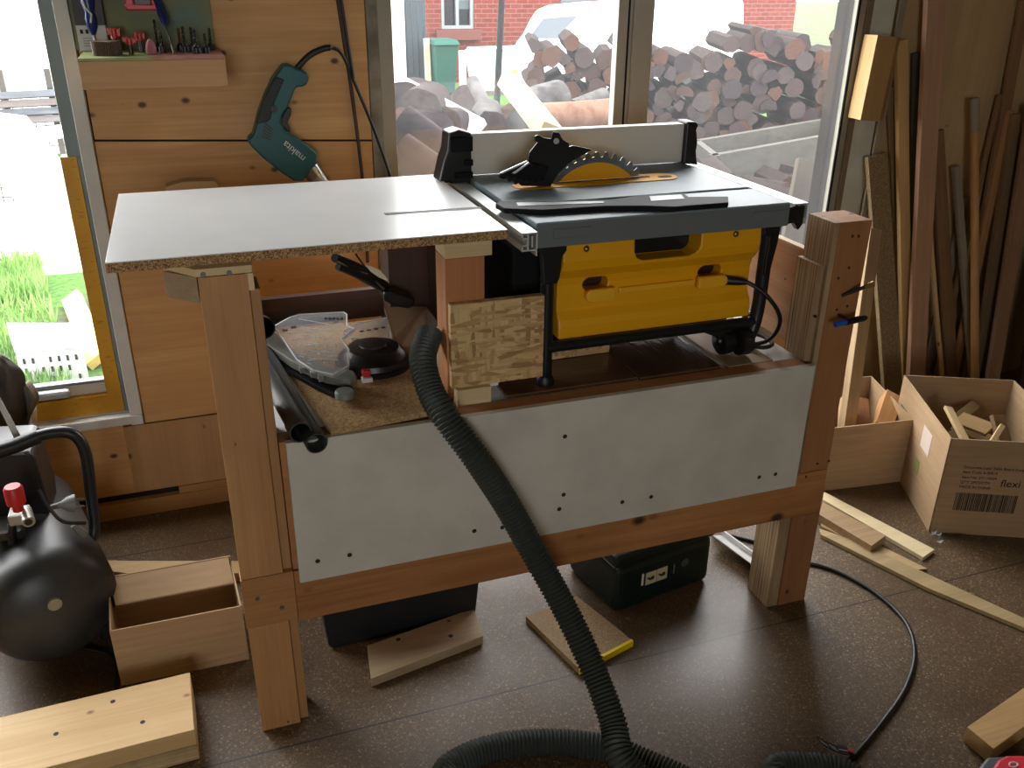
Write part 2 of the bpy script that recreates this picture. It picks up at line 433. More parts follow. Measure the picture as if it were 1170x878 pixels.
S('trim_4', MB().box(-1.95, -.236, Y-.036, Y+.0, .336, .366).box(-1.84, -.272, Y, Y+.05, .34, .369), M['paint_white'], bevel=.004)
# window 2 (right, sliding)
w2 = S('window_2', MB().box(.556, .598, Y-.004, Y+.07, .33, 2.1).box(2.213, 2.24, Y-.004, Y+.03, .33, 2.1).box(.598, 2.213, Y, Y+.07, .33, .40).box(.598, 2.213, Y, Y+.07, 2.04, 2.1), plain('taupe_window_frame', '949084', .5, .1), bevel=.002)
mt = plain('mullion_taupe', 'a6a298', .5)
B(1.312, 1.362, Y, Y+.035, .40, 2.04).build('sliding_stile', mt, w2, .002)
B(1.362, 1.432, Y-.008, Y+.05, .40, 2.04).build('fixed_stile', mt, w2, .002)
B(1.345, 1.350, Y-.004, Y, .40, 2.04).build('rubber_seal', M['black2'], w2)
gm = glass_mat(.013, 'window_glass_right')
B(.598, 1.33, Y+.02, Y+.025, .40, 2.04).build('pane', gm, w2)
B(1.42, 2.213, Y+.024, Y+.028, .40, 2.04).build('pane', gm, w2)
B(2.205, 2.213, Y-.006, Y+.0, .40, 2.04).build('rubber_seal', M['black2'], w2)
S('trim_5', MB().box(2.24, 2.262, Y-.012, Y+.02, .0, 2.3), wood('6c5e4c', '8f7f68', 'z', 0, .8))

# ================================================================ WORKBENCH
F = 1.644
bench = thing('workbench', 'homemade timber workbench with a white front panel and tall corner posts', 'workbench', (.73, 1.95, 0))
MB().box(-.013, .074, F, F+.09, 0, .299).box(-.013, .074, F, F+.09, .427, 1.095).build('post', wood('a67848', 'cc9c68', 'z', .03), bench, .0015)
MB().box(.0745, .094, F+.012, F+.09, 0, .299).box(.0745, .094, F+.012, F+.09, .427, 1.06).build('post_lamination', wood('9c6f44', 'be9260', 'z', .03), bench, .001)
lap = MB().box(-.015, .095, F-.001, F+.045, .300, .426).build('lap_block', wood('96663a', 'b88650', 'x', .05), bench, .0015)
# packing block at the left post's head, set slightly askew
MB().prism([(-.016, F+.001, 1.096), (.083, F+.001, 1.096), (.088, F+.085, 1.096), (-.075, F+.075, 1.096)], (0, 0, .0145)).build('packing_block', M['pale']('x'), bench, .001)
MB().prism([(-.014, F+.02, 1.045), (-.015, F+.005, 1.045), (-.072, F+.06, 1.045), (-.014, F+.085, 1.045)], (0, 0, .05)).build('side_cleat', wood('8c7a60', 'b09c7c', 'x', 0), bench, .001)
B(.07, .084, F+.0005, F+.035, 1.062, 1.095).build('tenon', M['pale']('z'), bench, .0005)
for px, py in ((232, 314), (262, 312)):
    p = at(px, py, y=F); MB().cyl((p.x, F-.0012, p.z), (p.x, F+.004, p.z), .0048, n=14).build('screw_head', M['screw'], bench)
for px, py in ((294, 684), (322, 694)):
    p = at(px, py, y=F); MB().cyl((p.x, F-.0028, p.z), (p.x, F+.004, p.z), .0048, n=14).build('screw_head', M['screw'], bench)
B(.0955, 1.474, F, F+.045, .292, .424).build('front_rail', wood('8c5830', 'be8850', 'x', .15, .6, .7, '3c2014'), bench, .0015)
pan = MB().prism([(.106, F-.016, .403), (1.366, F-.016, .402), (1.367, F-.016, .741), (.108, F-.016, .743)], (0, .0155, 0)).build('front_panel', M['panel'], bench, .0008)
for px, py in ((363, 641.5), (399.5, 634.5), (542, 607), (574, 603), (639, 582), (645.5, 499), (644, 565.5), (711, 574), (744, 568), (867.5, 545.5), (886, 542)):
    p = at(px, py, y=F-.016); MB().cyl((p.x, F-.0164, p.z), (p.x, F-.012, p.z), .0054, n=14).build('screw_hole', M['hole'], pan)
# right post: laminated plywood edges on its left side, a smooth face to the front
MB().box(1.386, 1.474, F, F+.10, .426, 1.088).build('post', wood('93623a', 'b48254', 'z', .07, kc='3a1f14'), bench, .0015)
MB().box(1.3705, 1.3855, F+.001, F+.098, .742, 1.088).box(1.3555, 1.370, F+.012, F+.098, .742, .985).build('post_lamination', M['plyE'], bench, .001)
MB().box(1.3705, 1.3855, F+.001, F+.098, .426, .741).build('post_lamination', M['plyE'], bench, .001)
MB().box(1.386, 1.474, F, F+.062, 0, .2915).build('post', wood('835636', 'a57448', 'z', .06, kc='3a1f14'), bench, .0015)
MB().box(1.352, 1.3855, F+.004, F+.10, 0, .2915).build('post_lamination', M['plyE'], bench, .001)
for px, py in ((974, 270), (981, 270), (970, 306), (958, 318), (968, 350), (956, 354), (932, 362), (934, 530), (947, 527), (921, 545)):
    p = at(px, py, y=F); MB().cyl((p.x, F-.0006, p.z), (p.x, F+.004, p.z), .0036, n=12).build('nail_hole', M['hole'], bench)
# rear posts, rear board, right side panel
B(.44, .545, 2.16, 2.25, .742, 1.109).build('rear_post', M['dark']('z'), bench, .002)
for x0 in (-.013, 1.38): B(x0, x0+.09, 2.24, 2.33, 0, .742 if x0 > 1 else .80).build('rear_post', M['bench']('z'), bench, .002)
B(.08, 1.38, 2.29, 2.315, .742, .822).build('rear_board', M['dark']('x'), bench, .001)
B(.08, 1.38, 2.245, 2.289, .29, .42).build('rear_rail', M['bench']('x'), bench, .001)
MB().prism([(1.392, F+.102, .742), (1.392, 2.24, .742), (1.392, 2.24, .988), (1.392, F+.102, .988)], (.02, 0, 0)).build('side_panel', wood('9c7250', 'bd9672', 'y', .03, s=.8), bench, .001)
B(1.392, 1.412, F+.102, 2.24, .9885, .992).build('side_panel_edge', M['pale']('y'), bench)
# bench top and the loose layers of it
B(.0955, 1.372, F+.046, 2.285, .716, .733).build('bench_top', M['white'], bench, .001)
B(.0955, 1.3545, F, F+.045, .43, .739).build('top_rail', wood('98663e', 'bc8454', 'x', .05), bench, .001)
MB().box(.60, .925, F+.06, 2.2, .7335, .741).build('top_board', M['masonite'], bench, .001)
MB().box(.929, 1.145, F+.052, 2.2, .7335, .7425).build('top_board', wood('4c3626', '6b4e38', 'y', 0, .16), bench, .001)
MB().box(1.165, 1.29, F+.048, 2.2, .7335, .7405).build('top_board', wood('94775a', 'b59a78', 'y', .04, .5), bench, .001)
# posts and blocks that carry the side board, and a dark gap filler
B(.470, .556, 1.725, 1.80, .742, 1.062).build('support_post', wood('a5683c', 'cc8c58', 'z', .0), bench, .0015)
B(.470, .572, 1.722, 1.80, 1.063, 1.109).build('support_block', M['pale']('x'), bench, .0015)
B(.545, .66, 2.175, 2.19, .742, 1.10).build('rear_board', M['dark']('z'), bench, .001)  # added dark board, hides window light in the gap beside the saw
B(.575, .590, 1.83, 2.15, .86, 1.05).build('support_rib', wood('7c5a3e', '9a7654', 'y', 0), bench, .001)

board = thing('side_table_board', 'white melamine chipboard panel lying level with the saw table, grooved at its right end', 'board', (.21, 1.94, 1.11))
o = B(-.163, .588, 1.668, 2.235, 1.1105, 1.128).build('core', M['chipedge'], board, .0008)
o = B(-.1625, .5875, 1.6685, 2.2345, 1.1282, 1.1302).build('laminate', M['white'], board, .0006)
groove = MB().prism([tuple(at(438, 243.8, z=1.1303)), tuple(at(548, 236.3, z=1.1303)), tuple(at(551, 238.3, z=1.1303)), tuple(at(441, 246, z=1.1303))], (0, 0, .0004)).build('slot', wood('30220f', '4c3820', 'x', 0), board)

osb = B(.474, .686, 1.705, 1.724, .776, .968).build('osb_offcut', M['osb'], None, .0008)
tag(osb, 'square piece of flaky oriented strand board fixed upright below the reddish support post', 'board offcut')
ob = B(.482, .562, 1.71, 1.79-.07, .7335, .775)
o = B(.482, .560, 1.692, 1.724, .7335, .7755).build('timber_spacer', M['pale']('x'), None, .001)
tag(o, 'small pale timber block sitting under the upright strand board', 'block')
o = B(.70, .925, 1.86, 1.95, .7425, .80).build('osb_offcut', M['osb'], None, .0008)
tag(o, 'strand board offcut lying flat beneath the yellow saw', 'board offcut')
o = B(.572, .60, 1.76, 1.90, .7425, .775).build('timber_spacer', M['white'], None, .001)
tag(o, 'small white-edged spacer beside the saw foot', 'block')

# ================================================================ TABLE SAW
saw = thing('table_saw', 'yellow and grey portable table saw standing on the workbench', 'table saw', (.96, 1.95, .742))
X0, X1, Y0, Y1, ZT = .657, 1.275, 1.69, 2.20, 1.132
# table with two milled grooves
top = B(X0, X1, Y0, Y1, 1.106, ZT).build('table_top', M['saw_grey'], saw)
def cutter(mb):
    o = mb.build('cut', M['black']); bpy.context.view_layer.update(); return o
def inz(px, py): return tuple(at(px, py, z=ZT-.008))
c1 = cutter(B(.70, X1+.01, 1.842, 1.858, ZT-.008, ZT+.01)); boolean(top, [c1])
b_ = top.modifiers.new('bevel', 'BEVEL'); b_.width = .0025; b_.segments = 2; b_.limit_method = 'ANGLE'
B(.70, X1-.004, 1.8425, 1.8575, ZT-.0079, ZT-.0075).build('mitre_slot', M['black2'], saw)
sk = MB().box(X0+.002, X1-.002, Y0+.002, Y0+.014, 1.078, 1.106).box(X0+.002, X1-.002, Y1-.014, Y1-.002, 1.078, 1.106).box(X0+.002, X0+.012, Y0+.014, Y1-.014, 1.078, 1.106).box(X1-.012, X1-.002, Y0+.014, Y1-.014, 1.078, 1.106)
sk.build('table_skirt', M['saw_skirt'], saw, .0015)
B(X0-.0005, X1+.0005, Y0-.001, Y0+.004, 1.078, 1.128).build('front_apron', M['saw_skirt'], saw, .0015)
for a, b in (((632, 262), (676, 262)), ((861, 244), (901, 241))):
    p, q = at(*a, y=Y0), at(*b, y=Y0); zc = 1.106
    MB().box(p.x, q.x, Y0-.0035, Y0, zc-.010, zc+.011).build('apron_pad', M['saw_skirt'], saw, .006, seg=3)
# yellow shell: a bent sheet profile swept along x
prof = [(1.735, 1.077), (1.732, 1.028), (1.738, 1.006), (1.758, .982), (1.762, .965), (1.762, .906), (1.748, .886), (1.744, .870), (1.744, .842), (2.12, .842), (2.14, 1.077)]
shell = MB().prism([(.738, y, z) for y, z in prof], (.502, 0, 0)).build('body_shell', M['yellow'], saw)
bx = [cutter(MB().prism([(x, 1.70, z) for x, z in ((.911, 1.09), (.911, 1.037), (.918, 1.022), (.935, 1.014), (1.055, 1.014), (1.072, 1.022), (1.079, 1.037), (1.079, 1.09))], (0, .09, 0)))]
for cx_, w_ in ((.832, .062), (1.128, .062)):
    zc = .962
    pts = [(cx_+math.cos(t)*.016+(w_/2-.016)*(1 if math.cos(t) > 0 else -1), 1.74, zc-.0+math.sin(t)*.016) for t in [2*math.pi*i/20+.01 for i in range(20)]]
    bx.append(cutter(MB().prism(pts, (0, .06, 0))))
boolean(shell, bx)
# trimmed corners of the shell
b_ = shell.modifiers.new('bevel', 'BEVEL'); b_.width = .004; b_.segments = 2; b_.limit_method = 'ANGLE'; b_.angle_limit = .5
MB().prism([(x, 1.789, z) for x, z in ((.913, 1.075), (.913, 1.016), (1.077, 1.016), (1.077, 1.075))], (0, -.004, 0)).build('handle_recess', M['black'], saw)
for cx_ in (.832, 1.128): B(cx_-.03, cx_+.03, 1.794, 1.799, .947, .977).build('wrap_recess', plain('recess_brown_black', '2a140c', .6), saw)
# cord wrap: two paddles and a ridge between them
def paddle(x0, x1, z0, z1, round_left):
    r = (z1-z0)/2; zc = (z0+z1)/2; pts = []
    if round_left:
        pts = [(x0+r+r*math.cos(t), zc+r*math.sin(t)) for t in [math.pi/2+math.pi*i/8 for i in range(9)]]+[(x1, z0), (x1, z1)]
    else:
        pts = [(x1-r+r*math.cos(t), zc+r*math.sin(t)) for t in [-math.pi/2+math.pi*i/8 for i in range(9)]]+[(x0, z1), (x0, z0)]
    MB().prism([(x, 1.738, z) for x, z in pts], (0, .014, 0)).build('cord_wrap', M['yellow2'], saw, .003)
    MB().box(x0+(x1-x0)*.3, x1-(x1-x0)*.3, 1.75, 1.764, zc-.008, zc+.008).build('cord_wrap_stem', M['yellow2'], saw)
pl = at(670, 335, y=1.74); ph = at(703, 335, y=1.74); paddle(pl.x, ph.x, .925, .955, True)
pl = at(798, 325, y=1.74); ph = at(831, 325, y=1.74); paddle(pl.x, ph.x, .928, .957, False)
MB().prism([(x, 1.7625, z) for x, z in ((.888, .948), (.888, .934), (1.085, .934), (1.085, .948))], (0, -.010, 0)).build('body_ridge', M['yellow2'], saw, .004)
for px, py in ((671, 284), (842, 267)):
    p = at(px, py, y=1.73); MB().ball((p.x, 1.736, p.z-.002), .008).build('height_screw', M['brass'], saw, smooth=True)
# tube frame
T_ = M['tube']
def leg(x, y, foot=True):
    s_ = 1 if y < 1.95 else -1
    pts = spline([(x, y, 1.077), (x, y, .86), (x, y, .77), (x, y+.004*s_, .757)], 6)
    return MB().tube(pts, .0155, 14).build('leg', T_, saw, smooth=True)
for x, y in ((.705, 1.74), (.705, 2.13), (1.262, 2.13)): leg(x, y); MB().lathe((x, y, .742), (0, 0, 1), [(0, .022), (.008, .023), (.02, .017)], 16).build('rubber_foot', M['rubber'], saw, smooth=True)
MB().tube(spline([(1.262, 1.74, 1.077), (1.262, 1.74, .93), (1.258, 1.738, .85), (1.245, 1.735, .80), (1.225, 1.735, .775)], 6), .0165, 14).build('leg', T_, saw, smooth=True)
MB().tube([(.705, 1.735, .832), (1.25, 1.735, .832)], .013, 14).build('lower_rail', T_, saw, smooth=True)
MB().tube([(.705, 2.13, .832), (1.262, 2.13, .832)], .013, 14).build('lower_rail', T_, saw, smooth=True)
for x in (.705, 1.262): MB().tube([(x, 1.74, .832), (x, 2.13, .832)], .013, 14).build('lower_rail', T_, saw, smooth=True)
MB().prism([(.672, 1.722, 1.078), (.742, 1.722, 1.078), (.742, 1.722, 1.058), (.732, 1.722, 1.045), (.728, 1.722, 1.0), (.722, 1.722, .985), (.69, 1.722, .985), (.684, 1.722, 1.05)], (0, .02, 0)).build('corner_bracket', M['black'], saw, .003)
MB().prism([(1.236, 1.722, 1.078), (1.284, 1.722, 1.078), (1.280, 1.722, 1.03), (1.272, 1.722, .98), (1.268, 1.722, .95), (1.252, 1.722, .95), (1.254, 1.722, 1.045), (1.238, 1.722, 1.052)], (0, .02, 0)).build('corner_bracket', M['black'], saw, .003)
wh = MB(); wh.lathe((1.175, 1.765, .778), (1, 0, 0), [(0, .012), (.0, .030), (.004, .035), (.03, .035), (.034, .030), (.034, .012)], 28); wo = wh.build('wheel', M['rubber'], saw, smooth=True)
MB().lathe((1.168, 1.765, .778), (1, 0, 0), [(0, .006), (.001, .012), (.008, .015)], 18).build('hub', M['black'], wo, smooth=True)
wh = MB(); wh.lathe((1.212, 1.745, .782), (1, 0, 0), [(0, .012), (.0, .032), (.004, .038), (.03, .038), (.034, .032), (.034, .012)], 28).build('wheel', M['rubber'], saw, smooth=True)
MB().prism([(1.10, 1.745, .822), (1.20, 1.745, .822), (1.20, 1.745, .80), (1.17, 1.745, .79), (1.13, 1.745, .808)], (0, .03, 0)).build('wheel_bracket', M['black'], saw, .003)
B(.645, .737, 1.80, 2.11, .80, 1.077).build('side_cover', M['black2'], saw, .008)
MB().box(.76, 1.22, 1.80, 2.08, .80, .842).build('motor_housing', M['black2'], saw, .01)
# fence rails: slotted aluminium extrusions running front to back
def extr(x0, x1, y0, y1, z0, z1, name):
    t = .003; w_ = x1-x0; zc = (z0+z1)/2; h = MB()
    h.box(x0, x1, y0, y1, z1-t, z1); h.box(x0, x0+t, y0, y1, zc+.006, z1); h.box(x0, x0+t, y0, y1, z0, zc-.006)
    h.box(x1-t, x1, y0, y1, z0-.012, z1); h.box(x0, x1, y0, y1, z0, z0+t); h.box(x0+w_*.35, x0+w_*.35+t, y0, y1, z0+t, z1-t)
    h.box(x0+w_*.62, x0+w_*.62+t, y0, y1, zc-.012, zc+.012)
    for zz in (zc+.006, zc-.009): h.box(x0, x0+w_*.38, y0, y1, zz, zz+t)
    return h.build(name, M['alu'], saw, .0005)
extr(.612, .646, 1.652, 2.24, 1.086, 1.124, 'fence_rail')
extr(1.298, 1.336, 1.705, 2.24, 1.086, 1.124, 'fence_rail')
MB().box(.646, .657, 1.72, 1.76, 1.09, 1.11).box(.646, .657, 2.08, 2.12, 1.09, 1.11).build('rail_bracket', M['black'], saw)
MB().prism([(1.2755, 1.70, 1.118), (1.325, 1.70, 1.118), (1.325, 1.70, 1.075), (1.315, 1.70, 1.062), (1.30, 1.70, 1.08), (1.2755, 1.70, 1.078)], (0, .018, 0)).build('rail_bracket', M['black'], saw, .002)
MB().box(1.2755, 1.2975, 2.08, 2.12, 1.09, 1.11).build('rail_bracket', M['black'], saw)
# rip fence across the table
fe = MB().box(.662, 1.262, 2.168, 2.20, 1.137, 1.238).build('rip_fence', M['alu_mat'], saw, .002)
pts = [(.574, 1.118), (.590, 1.180), (.600, 1.205), (.604, 1.245), (.630, 1.252), (.661, 1.243), (.661, 1.120), (.630, 1.112), (.60, 1.126)]
MB().prism([(x, 2.150, z) for x, z in pts], (0, .065, 0)).build('fence_clamp', M['black'], fe, .004)
MB().box(.604, .662, 2.142, 2.15, 1.20, 1.236).box(.616, .662, 2.142, 2.15, 1.135, 1.15).box(.640, .662, 2.14, 2.15, 1.165, 1.18).build('clamp_lever', M['black2'], fe, .002)
pts = [(1.263, 1.245), (1.292, 1.243), (1.298, 1.235), (1.293, 1.222), (1.300, 1.19), (1.298, 1.165), (1.303, 1.14), (1.310, 1.128), (1.262, 1.134)]
MB().prism([(x, 2.155, z) for x, z in pts], (0, .055, 0)).build('fence_clamp', M['black'], fe, .004)
# throat plate
def oval(x0, x1, yc, r, z, n=10):
    return [(x1-r+r*math.sin(t), yc-r*math.cos(t), z) for t in [math.pi*i/n for i in range(n+1)]]+[(x0+r-r*math.sin(t), yc+r*math.cos(t), z) for t in [math.pi*i/n for i in range(n+1)]]
tp = MB().prism(oval(.725, 1.165, 2.025, .038, ZT+.0002), (0, 0, .0022)).build('throat_plate', M['yellow'], saw, .0006)
MB().prism(oval(.765, 1.095, 2.030, .006, ZT+.0025), (0, 0, .0006)).build('blade_slot', M['black2'], tp)
MB().prism(oval(1.112, 1.15, 2.018, .011, ZT+.0025), (0, 0, .0006)).build('finger_hole', M['hole'], tp)
# blade with its teeth (only what stands above the table)
bc = V((.945, 2.030, 1.039)); Rb = .165; NT = 40; prof = []
def blade(r_in, r_out, th, teeth, a0, a1, zmin):
    mb = MB(); pts = []
    n = 80
    if teeth:
        for k in range(NT):
            a = 2*math.pi*k/NT; d = 2*math.pi/NT
            for f_, r in ((0, Rb), (.22, Rb-.001), (.30, Rb-.012), (.55, Rb-.013), (.78, Rb-.004)):
                pts.append((a+f_*d, r))
    else: pts = [(2*math.pi*k/n, r_out) for k in range(n)]
    P = [(bc.x+r*math.cos(a), bc.y-th/2, bc.z+r*math.sin(a)) for a, r in pts if math.sin(a)*r+bc.z > zmin]
    # keep angular order for the arc above the table
    P.sort(key=lambda p: math.atan2(p[2]-bc.z, p[0]-bc.x))
    return mb.prism(P, (0, th, 0))
bl = blade(0, 0, .0024, True, 0, 0, ZT+.004).build('blade', M['steel'], saw)
o = blade(0, Rb-.026, .0034, False, 0, 0, ZT+.004).build('blade_paint', M['yellow'], bl)
# black riving knife with pawls, tilted back to the left of the blade
def g2(X, Yp, y): p = at(560+X/3.9, 130+Yp/3.9, y=y); return (p.x, y, p.z)
prof = [(60, 288), (95, 258), (165, 225), (175, 175), (212, 128), (200, 122), (200, 100), (216, 95), (240, 108), (272, 112), (280, 80), (308, 85), (325, 115), (352, 132), (352, 148), (372, 142), (457, 160), (410, 186), (350, 222), (305, 268), (268, 325), (140, 322), (128, 310), (112, 316), (100, 300), (84, 304), (76, 290)]
kn = MB().prism([g2(a, b, 2.002) for a, b in prof], (0, .006, 0)).build('riving_knife', M['black'], saw, .0006)
pw = [(40, 285), (52, 262), (165, 212), (168, 222), (262, 236), (240, 300), (200, 306), (190, 296), (176, 306), (166, 292), (150, 302), (138, 288), (120, 298), (108, 282), (92, 292), (80, 278), (62, 292)]
MB().prism([g2(a, b, 1.978) for a, b in pw], (0, .006, 0)).build('anti_kickback_pawl', M['black2'], kn, .001)
MB().prism([g2(a, b+4, 1.962) for a, b in [(100, 262), (172, 212), (178, 216), (112, 264)]], (0, .004, 0)).build('pawl_edge', M['alu'], kn)
MB().prism([g2(a, b, 1.972) for a, b in [(46, 264), (164, 210), (168, 216), (54, 268)]], (0, .004, 0)).build('pawl_edge', M['alu'], kn)
MB().tube([g2(295, 122, 1.99), g2(295, 122, 2.03)], .007, 14).build('pivot_pin', M['dsteel'], kn, smooth=True)
# supply cord: out of the body, down past the frame, one loop on the bench
p0 = at(828, 320, y=1.76)
path = [p0, V((1.215, 1.735, .935)), V((1.262, 1.705, .90)), V((1.300, 1.70, .84)), V((1.300, 1.735, .775)), V((1.262, 1.79, .7475)), V((1.30, 1.86, .7475)), V((1.342, 1.83, .7475)), V((1.340, 1.77, .7475)), V((1.300, 1.755, .7475)), V((1.265, 1.80, .7475)), V((1.22, 1.86, .7475))]
MB().tube(spline(path, 10), .0052, 10).build('supply_cord', M['rubber'], saw, smooth=True)
MB().tube([path[0], path[0]*.35+path[1]*.65, path[1]], [.0125, .010, .007], 12).build('strain_relief', M['rubber'], saw, smooth=True)

# push stick lying on the table
ol = [(566, 232.5), (571, 229.4), (640, 229.6), (700, 227.6), (733, 222.5), (781, 220.4), (787, 224.8), (832, 224.3), (832.5, 231.5), (770, 236.3), (735, 235.2), (690, 235.4), (620, 239.8), (576, 238.2)]
ps = MB().prism([tuple(at(a, b, z=ZT+.012)) for a, b in ol], (0, 0, -.0115)).build('push_stick', M['black2'], None, .0025)
tag(ps, 'long dark grey push stick lying along the saw table', 'push stick')
MB().prism([tuple(at(a, b, z=ZT+.0123)) for a, b in [(590, 231.8), (690, 230.2), (690, 232.2), (592, 235.6)]], (0, 0, .0006)).build('slot', M['black'], ps)
MB().prism([tuple(at(a, b, z=ZT+.0123)) for a, b in [(742, 224.5), (778, 222.6), (782, 227.2), (744, 230)]], (0, 0, .0006)).build('slot', M['black'], ps)
# ================================================================ ON THE BENCH, LEFT END
Zc = .7565
o = MB().prism([(.200, 1.632, Zc-.0125), (.425, 1.655, Zc-.0125), (.455, 1.75, Zc-.0125), (.455, 2.235, Zc-.0125), (.10, 2.235, Zc-.0125)], (0, 0, .0125)).build('chipboard_offcut', M['chip'], None, .001)
tag(o, 'thin tan chipboard sheet lying on the bench top under the mitre gauge', 'board offcut')
def pipe(p0, p1, r, label, mat=None):
    p0 = V(p0); p1 = V(p1); L = (p1-p0).length
    mb = MB(); mb.lathe(p0, p1-p0, [(L, r*.5), (L, r), (.045, r), (.043, r*1.08), (.0, r*1.08), (0, r*.94), (.10, r*.90), (.101, .0001)], 28)
    o = mb.build('vacuum_pipe', mat or M['pipe'], None, smooth=True)
    return tag(o, label, 'pipe', 'vacuum pipes beside the left post')
pipe(at(362, 507, y=1.588), at(303, 405, z=.775), .0205, 'grey vacuum pipe poking over the front panel, lower right one of the pair')
pipe(at(343.6, 494.5, y=1.600), at(283, 388, z=.780), .0205, 'grey vacuum pipe beside the left post, upper left one of the pair with a collar')
o = pipe(at(302, 375, y=2.05), at(285, 362, y=2.22), .024, 'black pipe end peeping out behind the left post beside the clear blade guard', M['black'])
# mitre gauge
def q6(X, Yp, z): return tuple(at(290+X/4.879, 340+Yp/4.879, z=z))
mg = thing('mitre_gauge', 'grey mitre gauge with a round knob lying on the chipboard sheet', 'mitre gauge', tuple(at(360, 425, z=.7575)))
MB().prism([q6(a, b, .775) for a, b in [(40, 225), (120, 228), (240, 350), (440, 442), (470, 432), (560, 455), (575, 482), (540, 500), (500, 500), (400, 480), (220, 400), (60, 290)]], (0, 0, .020)).build('fence_face', M['gauge'], mg, .002)
MB().prism([q6(a, b, .758) for a, b in [(60, 300), (220, 400), (400, 485), (545, 510), (555, 545), (530, 572), (460, 570), (340, 515), (180, 420), (60, 340)]], (0, 0, .012)).build('bar', M['black2'], mg, .002)
c = at(290+505/4.879, 340+520/4.879, z=.785); MB().lathe((c.x, c.y, .770), (0, 0, 1), [(0, .021), (.012, .021), (.016, .018), (.016, 0)], 24).build('knob', M['gauge'], mg, smooth=True)
for a, b in ((270, 405), (330, 430), (375, 452)):
    c = at(290+a/4.879, 340+b/4.879, z=.79); MB().box(c.x-.006, c.x+.006, c.y-.008, c.y+.008, .785, .798).build('rib', M['gauge'], mg, .001)
rr_ = random.Random(9)
# clear guard halves
def clear_guard(pts, z, label, th=.022):
    g = thing('blade_guard', label, 'blade guard', q6(*pts[0], z-th), 'clear saw blade guards')
    P = [V(q6(a, b, z)) for a, b in pts]
    MB().prism(P, (0, 0, -.002)).build('clear_plate', M['glass_clear'], g)
    n = len(P); mb = MB()
    for i in range(n): mb.tube([P[i], P[(i+1) % n]], .0018, 6)
    mb.build('moulded_rim', M['rim_clear'], g)
    mb = MB()
    for i in range(n):
        a, b = P[i], P[(i+1) % n]; mb.prism([a, b, b-V((0, 0, th)), a-V((0, 0, th))], ((b-a).cross(V((0, 0, 1))).normalized()*.0015))
    mb.build('clear_side', M['glass_clear'], g); return g, P
g, P = clear_guard([(112, 160), (200, 112), (255, 96), (500, 82), (518, 95), (518, 155), (560, 175), (490, 235), (530, 290), (530, 378), (440, 430), (330, 405), (240, 345), (180, 255)], .822, 'large clear plastic saw blade guard resting on the mitre gauge', .008)
for k in range(6):
    a = V(q6(250+k*12, 120+k*44, .823)); b = V(q6(420+k*10, 150+k*40, .823)); MB().tube([a, b], .0012, 6).build('stiffening_rib', M['rim_clear'], g)
for k in range(5):
    a = V(q6(395+k*22, 118, .823)); MB().box(a.x, a.x+.006, a.y-.004, a.y+.004, .8225, .8240).build('vent_slot', M['black2'], g)
for a_, b_ in ((160, 185), (208, 168)):
    a = V(q6(a_, b_, .823)); MB().box(a.x, a.x+.012, a.y-.006, a.y+.006, .8225, .8240).build('vent_slot', M['hole'], g)
for k in range(16):
    a = V(q6(rr_.uniform(250, 500), rr_.uniform(250, 400), .8235)); MB().tube([a, a+V((rr_.uniform(-.012, .012), rr_.uniform(-.012, .012), 0))], .0009, 5).build('rib_glint', M['rim_clear'], g)  # random pale slivers put in as glints on the clear plastic
for k in range(5):
    a = V(q6(180+k*30, 200+k*38, .8235)); b = V(q6(330+k*34, 190+k*34, .8235)); MB().tube([a, b], .0010, 5).build('rib_glint', M['rim_clear'], g)
g, P = clear_guard([(500, 190), (565, 148), (690, 122), (760, 110), (765, 228), (640, 236), (545, 226)], .80, 'smaller clear plastic guard piece behind the black disc', .02)
for k in range(4):
    a = V(q6(590+k*40, 190-k*7, .801)); MB().box(a.x, a.x+.010, a.y-.004, a.y+.004, .8005, .8018).build('vent_slot', M['hole'], g)
c = at(427, 409, z=.775)
o = MB().lathe((c.x, c.y, .7572), (0, 0, 1), [(0, .088), (.012, .090), (.014, .085), (.026, .082), (.028, .075), (.046, .060), (.050, .032), (.054, .030), (.055, 0)], 40)  .build('black_disc', M['black'], None, smooth=True)
tag(o, 'round black plastic disc with stepped rings on the chipboard sheet', 'disc')
c = at(419, 432, z=.765); t = thing('small_block', 'tiny red topped white block in front of the black disc', 'block', (c.x, c.y, .757))
B(c.x-.012, c.x+.012, c.y-.012, c.y+.008, .7572, .768).build('base', M['paint_white'], t, .002); MB().box(c.x-.009, c.x+.009, c.y-.004, c.y+.014, .768, .783).build('red_top', M['redp'], t, .003)
# cardboard funnel sheet below the hose
def q5(X, Yp, y): return tuple(at(360+X/6.756, 270+Yp/6.756, y=y))
mb = MB(); A = [(530, 560, 2.14), (850, 555, 2.10), (950, 690, 2.02), (830, 820, 1.93), (800, 900, 1.90), (770, 1010, 1.87), (650, 880, 1.93), (600, 790, 1.98)]
mb.prism([q5(*p) for p in A], (.004, .006, .002))
o = mb.build('fibreboard_flap', wood('6a523a', '84684c', 'y', 0, name='fibreboard'), None); tag(o, 'bent brown fibreboard flap leaning under the dark rear post', 'board')
